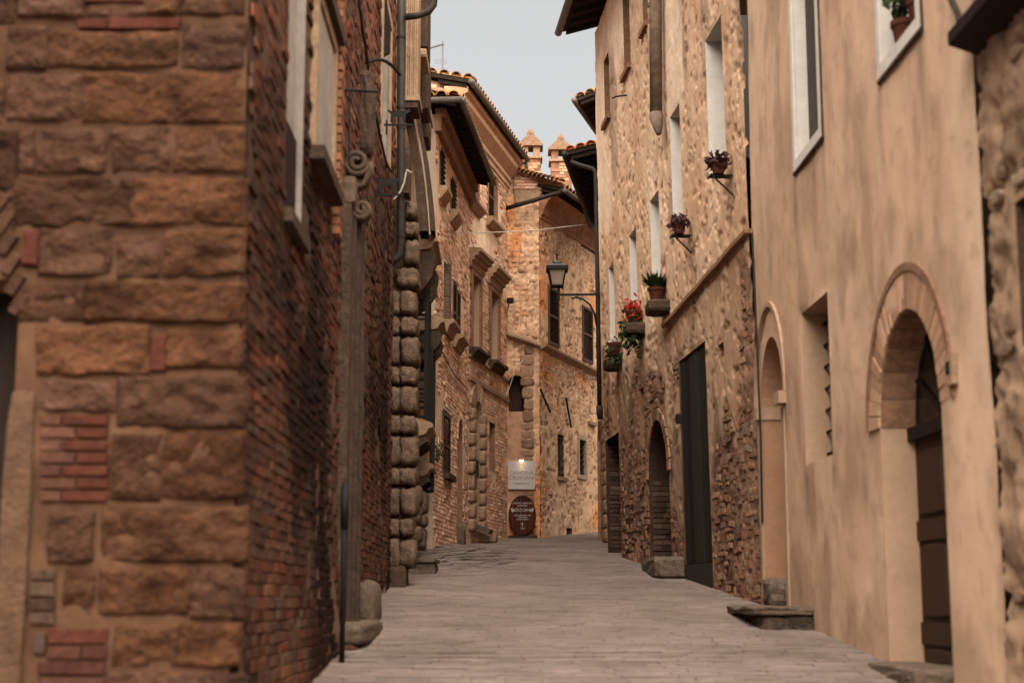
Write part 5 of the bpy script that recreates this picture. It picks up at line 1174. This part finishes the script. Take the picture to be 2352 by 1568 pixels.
# pots and vine in the upper right window
s, z = WR1.px(2085, 88, -.05)
for (ds, lb, sd_) in ((.0, 'terracotta pot nearer the edge of the top right window', 21), (.42, 'terracotta pot deeper inside the top right window', 22)):
    c = WR1.at(p_B['s0']+.2+ds, p_B['z0']+.004, -.09); t = thing('window_pot', lb, 'flower pot', c); MB().lathe(c, [(.07, 0), (.1, .17), (.11, .17), (.11, .21), (.09, .21)], 14).build('pot', M_TERRA, t); leafball(c+np.array((0, 0, .36)), .15, 60, .06, sd_).build('foliage', M_LEAF, t)
# arched blind doorway near the joint
reveal(WR1, p_n, .3, M_ORREV, wr1); infill(WR1, p_n, .3, M_ORREV, wr1, 'blocked_door')
hw = (p_n['s1']-p_n['s0'])/2; cx = (p_n['s0']+p_n['s1'])/2; zs = p_n['z1']-p_n['arch']
b = MB(); prv = None
for k in range(21):
    t = math.pi*k/20; p = WR1.at(cx+(hw+.2)*math.cos(t), zs+(p_n['arch']+.34)*math.sin(t), .012)
    if prv is not None: b.bar(prv, p, .05, .05)
    prv = p
b.build('arch_moulding', M_PLREV, wr1)
for (a, b_, nn, hz_) in ((p_n['s1']-.02, p_n['s1']+.16, .05, .13), (p_n['s0']-.22, p_n['s0']+.02, .09, .12)):
    MB().box(WR1, a, b_, zs-hz_, zs, -.28, nn).build('impost', M_PLREV, wr1)
for (a, b_) in ((p_n['s0']-.12, p_n['s0']-.002), (p_n['s1']+.002, p_n['s1']+.12)): MB().box(WR1, a, b_, .9, zs-.14, .0, .025).build('pilaster', M_PLREV, wr1)
# deep barred window
reveal(WR1, p_w, .55, M_PLREV, wr1); q = window(pla, WR1, p_w, .55, M_DARKWOOD, (1, 1), .05); grille(q, WR1, p_w['s0'], p_w['s1'], p_w['z0'], p_w['z1'], -.22, 3, 7, .012)
# arched brick doorway
reveal(WR1, p_d, .27, M_PLREV, wr1)
hw = (p_d['s1']-p_d['s0'])/2; zs = p_d['z1']-p_d['arch']
voussoirs(WR1, p_d, .28, -.02, .012, ((.34, .2, .125), (.3, .17, .105), (.38, .23, .15)), pla, 27, m=mat('arch_brick', 'obj', .95, (22., .2), (5., .15), (60., .5, .006)))
for k in range(11):                                 # brick lining of the arch
    a, b_ = math.pi*(k+.04)/11, math.pi*(k+.96)/11; P = [(cxm+(hw-.012)*math.cos(t), zs+(p_d['arch']-.012)*math.sin(t)) for t in (a, b_)]+[(cxm+(hw-.002)*math.cos(t), zs+(p_d['arch']-.002)*math.sin(t)) for t in (b_, a)]
    MB().plate(WR1, P, -.26, -.004).build('voussoir', M_BRREV, pla)
b = MB(); prv = None
for k in range(25):
    t = math.pi*k/24; p = WR1.at(cxm+(hw+.3)*math.cos(t), zs+(p_d['arch']+.3)*math.sin(t), .0)
    if prv is not None: b.bar(prv, p, .05, .06)
    prv = p
b.build('arch_shadow_line', M_BRREV, wr1)  # dark ring put in for the shadow line where plaster meets brick
zt_ = zs-.0; dl = MB().box(WR1, p_d['s0'], p_d['s1'], p_d['z0'], zt_-.1, -.31, -.26).build('door', M_DOOR, pla)
sm_ = (p_d['s0']+p_d['s1'])/2
for (a, b_) in ((p_d['s0']+.03, sm_-.012), (sm_+.012, p_d['s1']-.03)):
    zz_ = [p_d['z0']+.04, p_d['z0']+.5, p_d['z0']+.66, p_d['z0']+1.25, p_d['z0']+1.4, zt_-.16]
    for k in range(0, 5, 1):
        if k % 2 == 0: MB().rbox(WR1.at((a+b_)/2, (zz_[k]+zz_[k+1])/2, -.26), ((b_-a)/2-.05, .03, (zz_[k+1]-zz_[k])/2-.03), 12, 3, ax=((WR1.t[0], WR1.t[1], 0), (WR1.n[0], WR1.n[1], 0), (0, 0, 1))).build('door_panel', M_DOOR, dl)
        else: MB().box(WR1, a, b_, zz_[k], zz_[k+1], -.26, -.235).build('rail', M_DOOR, dl)
MB().box(WR1, p_d['s0'], p_d['s1'], zt_-.1, zt_, -.31, -.2).build('transom', M_DARKWOOD, dl)
fo = dict(p_d); fo['z0'] = zt_; infill(WR1, fo, .28, M_GLASS, dl, 'fanlight')
b = MB()
for t in (.5, 1.05, 1.57, 2.1, 2.64): b.bar(WR1.at(cxm+.12*math.cos(t), zs+.12*math.sin(t), -.26), WR1.at(cxm+(hw-.03)*math.cos(t), zs+(p_d['arch']-.03)*math.sin(t), -.26), .025)
b.build('fanlight_bars', M_DARKWOOD, dl)
s, z = WR1.px(2181, 848, .04); MB().box(WR1, s-.07, s+.07, z-.1, z+.1, .0, .05).build('doorbell', M_PALE2, pla); MB().box(WR1, s-.03, s+.03, z-.03, z+.05, .05, .058).build('bell_plate', M_IRON, pla)
tag(MB().rbox(WR1.at(sm_-.05, .082*11.1+.0, .03), (.2, .72, .07), 10, 8, .015, 15).build('door_threshold', M_STEP, None), 'flat worn stone threshold of the arched brown door', 'step')
MB().tube([px3(WR1, x, y, .04) for (x, y) in ((2170, -30), (2190, 12), (2199, 30), (2203, 50))], .02, 8).build('conduit', M_DCABLE, pla)

# rough stone house at the right edge
WR0 = W((3.0, 4.5), (2.885, 9.18), False)
rgh = thing('rough_stone_house', 'rough rubble stone house cut by the right picture edge', 'house', (3.2, 7, gz(3.2, 7)-.2))
r0w = WR0.op(2340, 460, 800, 2420)
def fn_r0(s, z):
    n = fbm(s*5, z*5, 121, 4); f1, f2, idd = voro(s*3.8+n, z*6+n, 122); e = sm(.0, .2, f2-f1); st = np.stack([.16+.12*idd, .1+.075*idd, .062+.05*idd], -1)
    c = mixc((.24, .155, .096), st, e)*(.7+.6*n)[..., None]; return e*.025+(n-.5)*.07-.04*sm(.55, .64, fbm(s*5, z*4, 124, 3)), c
wr0 = field('wall', WR0, 0, WR0.L, .2, 9., [r0w], .04, .035, fn_r0, M_WALL, rgh); side_body(rgh, WR0, .02, WR0.L, .2, 9., 6., -.5, 'rear_wall')
reveal(WR0, r0w, .3, M_DARKST, wr0); infill(WR0, r0w, .3, M_GLASS, wr0, 'pane')
pieces(rubble_layout(2.4, WR0.L-.03, .6, 5., [r0w], (.1, .22), (.14, .36), ((.2, .125, .08), (.16, .1, .063), (.24, .165, .105)), (.02, .04), -.012, keep=lambda s, z: random.random() < .22), WR0, 's', 'stone', wr0, M_STONEO, M_STONES, 200, 'stonework')
a = WR0.px(2300, 60)
MB().prof(WR0, [(0, a[1]-.05), (.2, a[1]+.02), (.2, a[1]+.1), (0, a[1]+.16)], 1.5, WR0.L-.02).build('ledge', M_DARKWOOD, rgh)

# houses behind the ochre one: eaves and a quoined edge
WR3 = W((1.86, 28.4), (1.98, 34.6), False)
beh = thing('eaved_house', 'house half hidden behind the ochre house, dark eave and squared corner stones', 'house', (2.3, 31, gz(2.3, 31)-.2))
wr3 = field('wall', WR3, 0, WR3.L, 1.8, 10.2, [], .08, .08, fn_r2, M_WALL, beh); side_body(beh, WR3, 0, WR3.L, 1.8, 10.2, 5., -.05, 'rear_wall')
z = 2.6; k = 0
while z < 5.2:
    MB().rbox(WR3.at(WR3.L-2.6, z+.14, .02), (.06, .5, .135), 10, 4, .006, k).build('quoin', M_PALE2, beh); z += .29; k += 1
MB().tube([WR3.at(WR3.L-.6, 2.6, .06), WR3.at(WR3.L-.6, 4.9, .06), WR3.at(WR3.L-1., 5.3, .06)], .04, 8).build('conduit', M_PALE2, beh)
ew = W(PD(1304, 355, 28.9)[:2], PD(1364, 529, 34.6)[:2], False); ezz = PD(1304, 352, 28.9)[2]
wv = W((ew.A[0]+.85*1., ew.A[1]), (ew.A[0]+.85+ew.t[0]*ew.L, ew.A[1]+ew.t[1]*ew.L), False)
rf = eave(beh, wv, .0, wv.L, ezz, .85, .22, 18, 3, True, 2.5, .06, M_PIPE, pals=((.42, .13, .06), (.36, .12, .06), (.4, .17, .08)))
for k in range(6): tile(rf, wv.at(-.03, ezz+.1+k*.2*.22, .8-k*.2), Vector((-wv.t[0], -wv.t[1], -.12)), (0, 0, 1), np.array((.45, .13, .06))*random.uniform(.8, 1.15))
MB().tube([PD(1312, 372, 28.6), PD(1330, 379, 28.5), PD(1362, 388, 28.4), PD(1368, 396, 28.35), PD(1371, 540, 28.2), PD(1374, 760, 28.1), PD(1377, 935, 28.1)], .042, 12).build('downpipe', M_PIPE, rf, smooth=True)
MB().tube([PD(1377, 932, 28.1), PD(1377, 945, 28.1), PD(1379, 962, 28.1)], [.06, .06, .05], 12).build('pipe_boot', M_PIPE, rf, smooth=True)
ew = W(PD(1324, 232, 31.)[:2], PD(1366, 276, 32.8)[:2], False); wv = W((ew.A[0]+.7, ew.A[1]), (ew.A[0]+.7+ew.t[0]*4, ew.A[1]+ew.t[1]*4), False); ezz = PD(1324, 226, 31.)[2]
up = thing('upper_roof', 'small tiled roof corner with gutter between ochre house and sky', 'roof', wv.at(.2, ezz-.6, -.4))
rf = eave(up, wv, 0, wv.L, ezz, .7, .3, 10, 3, True, 2.2, .055)
for k in range(5): tile(rf, wv.at(-.03, ezz+.1+k*.2*.28, .62-k*.2), Vector((-wv.t[0], -wv.t[1], -.12)), (0, 0, 1), np.array(random.choice(TPAL))*1.1)
MB().box(wv, .1, wv.L, ezz-3., ezz+.2, -2., -.0).build('wall', M_BODY, up)

# ================================================================== lantern on its bracket
D = 28.0
def LP(x, y, dy=0.): return PD(x, y, D)+np.array((0, dy, 0))
lan = thing('street_lantern', 'black wall lantern with frosted panes on a curved iron bracket', 'street lamp', PD(1279, 690, D))
b = MB(); b.bar(LP(1283, 677), LP(1374, 676), .035); b.build('arm', M_IRON, lan)
b = MB(); b.tube([LP(1312, 683), LP(1316, 686), LP(1322, 682), LP(1340, 688), LP(1356, 700), LP(1366, 722), LP(1370, 745)], .018, 8); b.build('scroll_brace', M_IRON, lan, smooth=True)
MB().bar(LP(1283, 690), LP(1283, 655), .05).build('stem', M_IRON, lan)
cx, cy = PD(1279.5, 640, D)[0], D
def ringz(y, half): z = PD(1279.5, y, D)[2]; return [(cx+i*half, cy+j*half, z) for (i, j) in ((-1, -1), (1, -1), (1, 1), (-1, 1))]
k = D/FD; A_ = ringz(657, 13*k); B_ = ringz(618, 20.5*k)
for i in range(4):
    j = (i+1) % 4; MB().add([A_[i], A_[j], B_[j], B_[i]], ((0, 1, 2, 3),)).build('pane', M_LAMPG, lan)
b = MB()
for i in range(4): b.bar(A_[i], B_[i], .022); b.bar(A_[i], A_[(i+1) % 4], .03); b.bar(B_[i], B_[(i+1) % 4], .05, .05); b.tube([A_[i], np.array(A_[i])-np.array((0, 0, .05))], [.016, .003], 6)
b.build('frame', M_IRON, lan)
def frust(r0, y0, r1, y1): P, Q = ringz(y0, r0*k), ringz(y1, r1*k); return MB().add(P+Q, ((3, 2, 1, 0), (4, 5, 6, 7))+tuple((i, (i+1) % 4, 4+(i+1) % 4, 4+i) for i in range(4)))
M_LROOF = mat('lantern_roof', (.035, .034, .033), .5, (12., .3), (3., .2), (40., .3, .003), spec=.5)
frust(25.5, 622, 25.5, 614).build('skirt', M_IRON, lan); frust(25.5, 613.8, 11, 606.5).build('roof', M_LROOF, lan); frust(11, 606.3, 11, 603.5).build('collar', M_IRON, lan); frust(8, 603.3, 1.5, 598).build('cap', M_LROOF, lan)
b = MB(); zt_ = PD(1279.5, 599, D)[2]; b.tube([(cx, cy, zt_), (cx, cy, PD(1279.5, 586, D)[2]), (cx, cy, PD(1279.5, 572, D)[2])], [.012, .016, .003], 8)
for sg_ in (-1, 1): b.tube([(cx, cy, PD(1279.5, 587, D)[2]), (cx+sg_*3.5*k, cy, PD(0, 585, D)[2]), (cx+sg_*5*k, cy, PD(0, 581, D)[2]), (cx+sg_*5.5*k, cy, PD(0, 578, D)[2]), (cx+sg_*10*k, cy, PD(0, 576, D)[2])], .007, 6)
b.build('finial', M_IRON, lan)
# small plants clinging to the palace window
c = PD(1003, 1040, 25.8); tag(leafball(c, .12, 80, .035, 41, 1.6).build('wall_plant', M_LEAF, None), 'sprig of greenery growing by the lower window cage of the palace', 'plant')
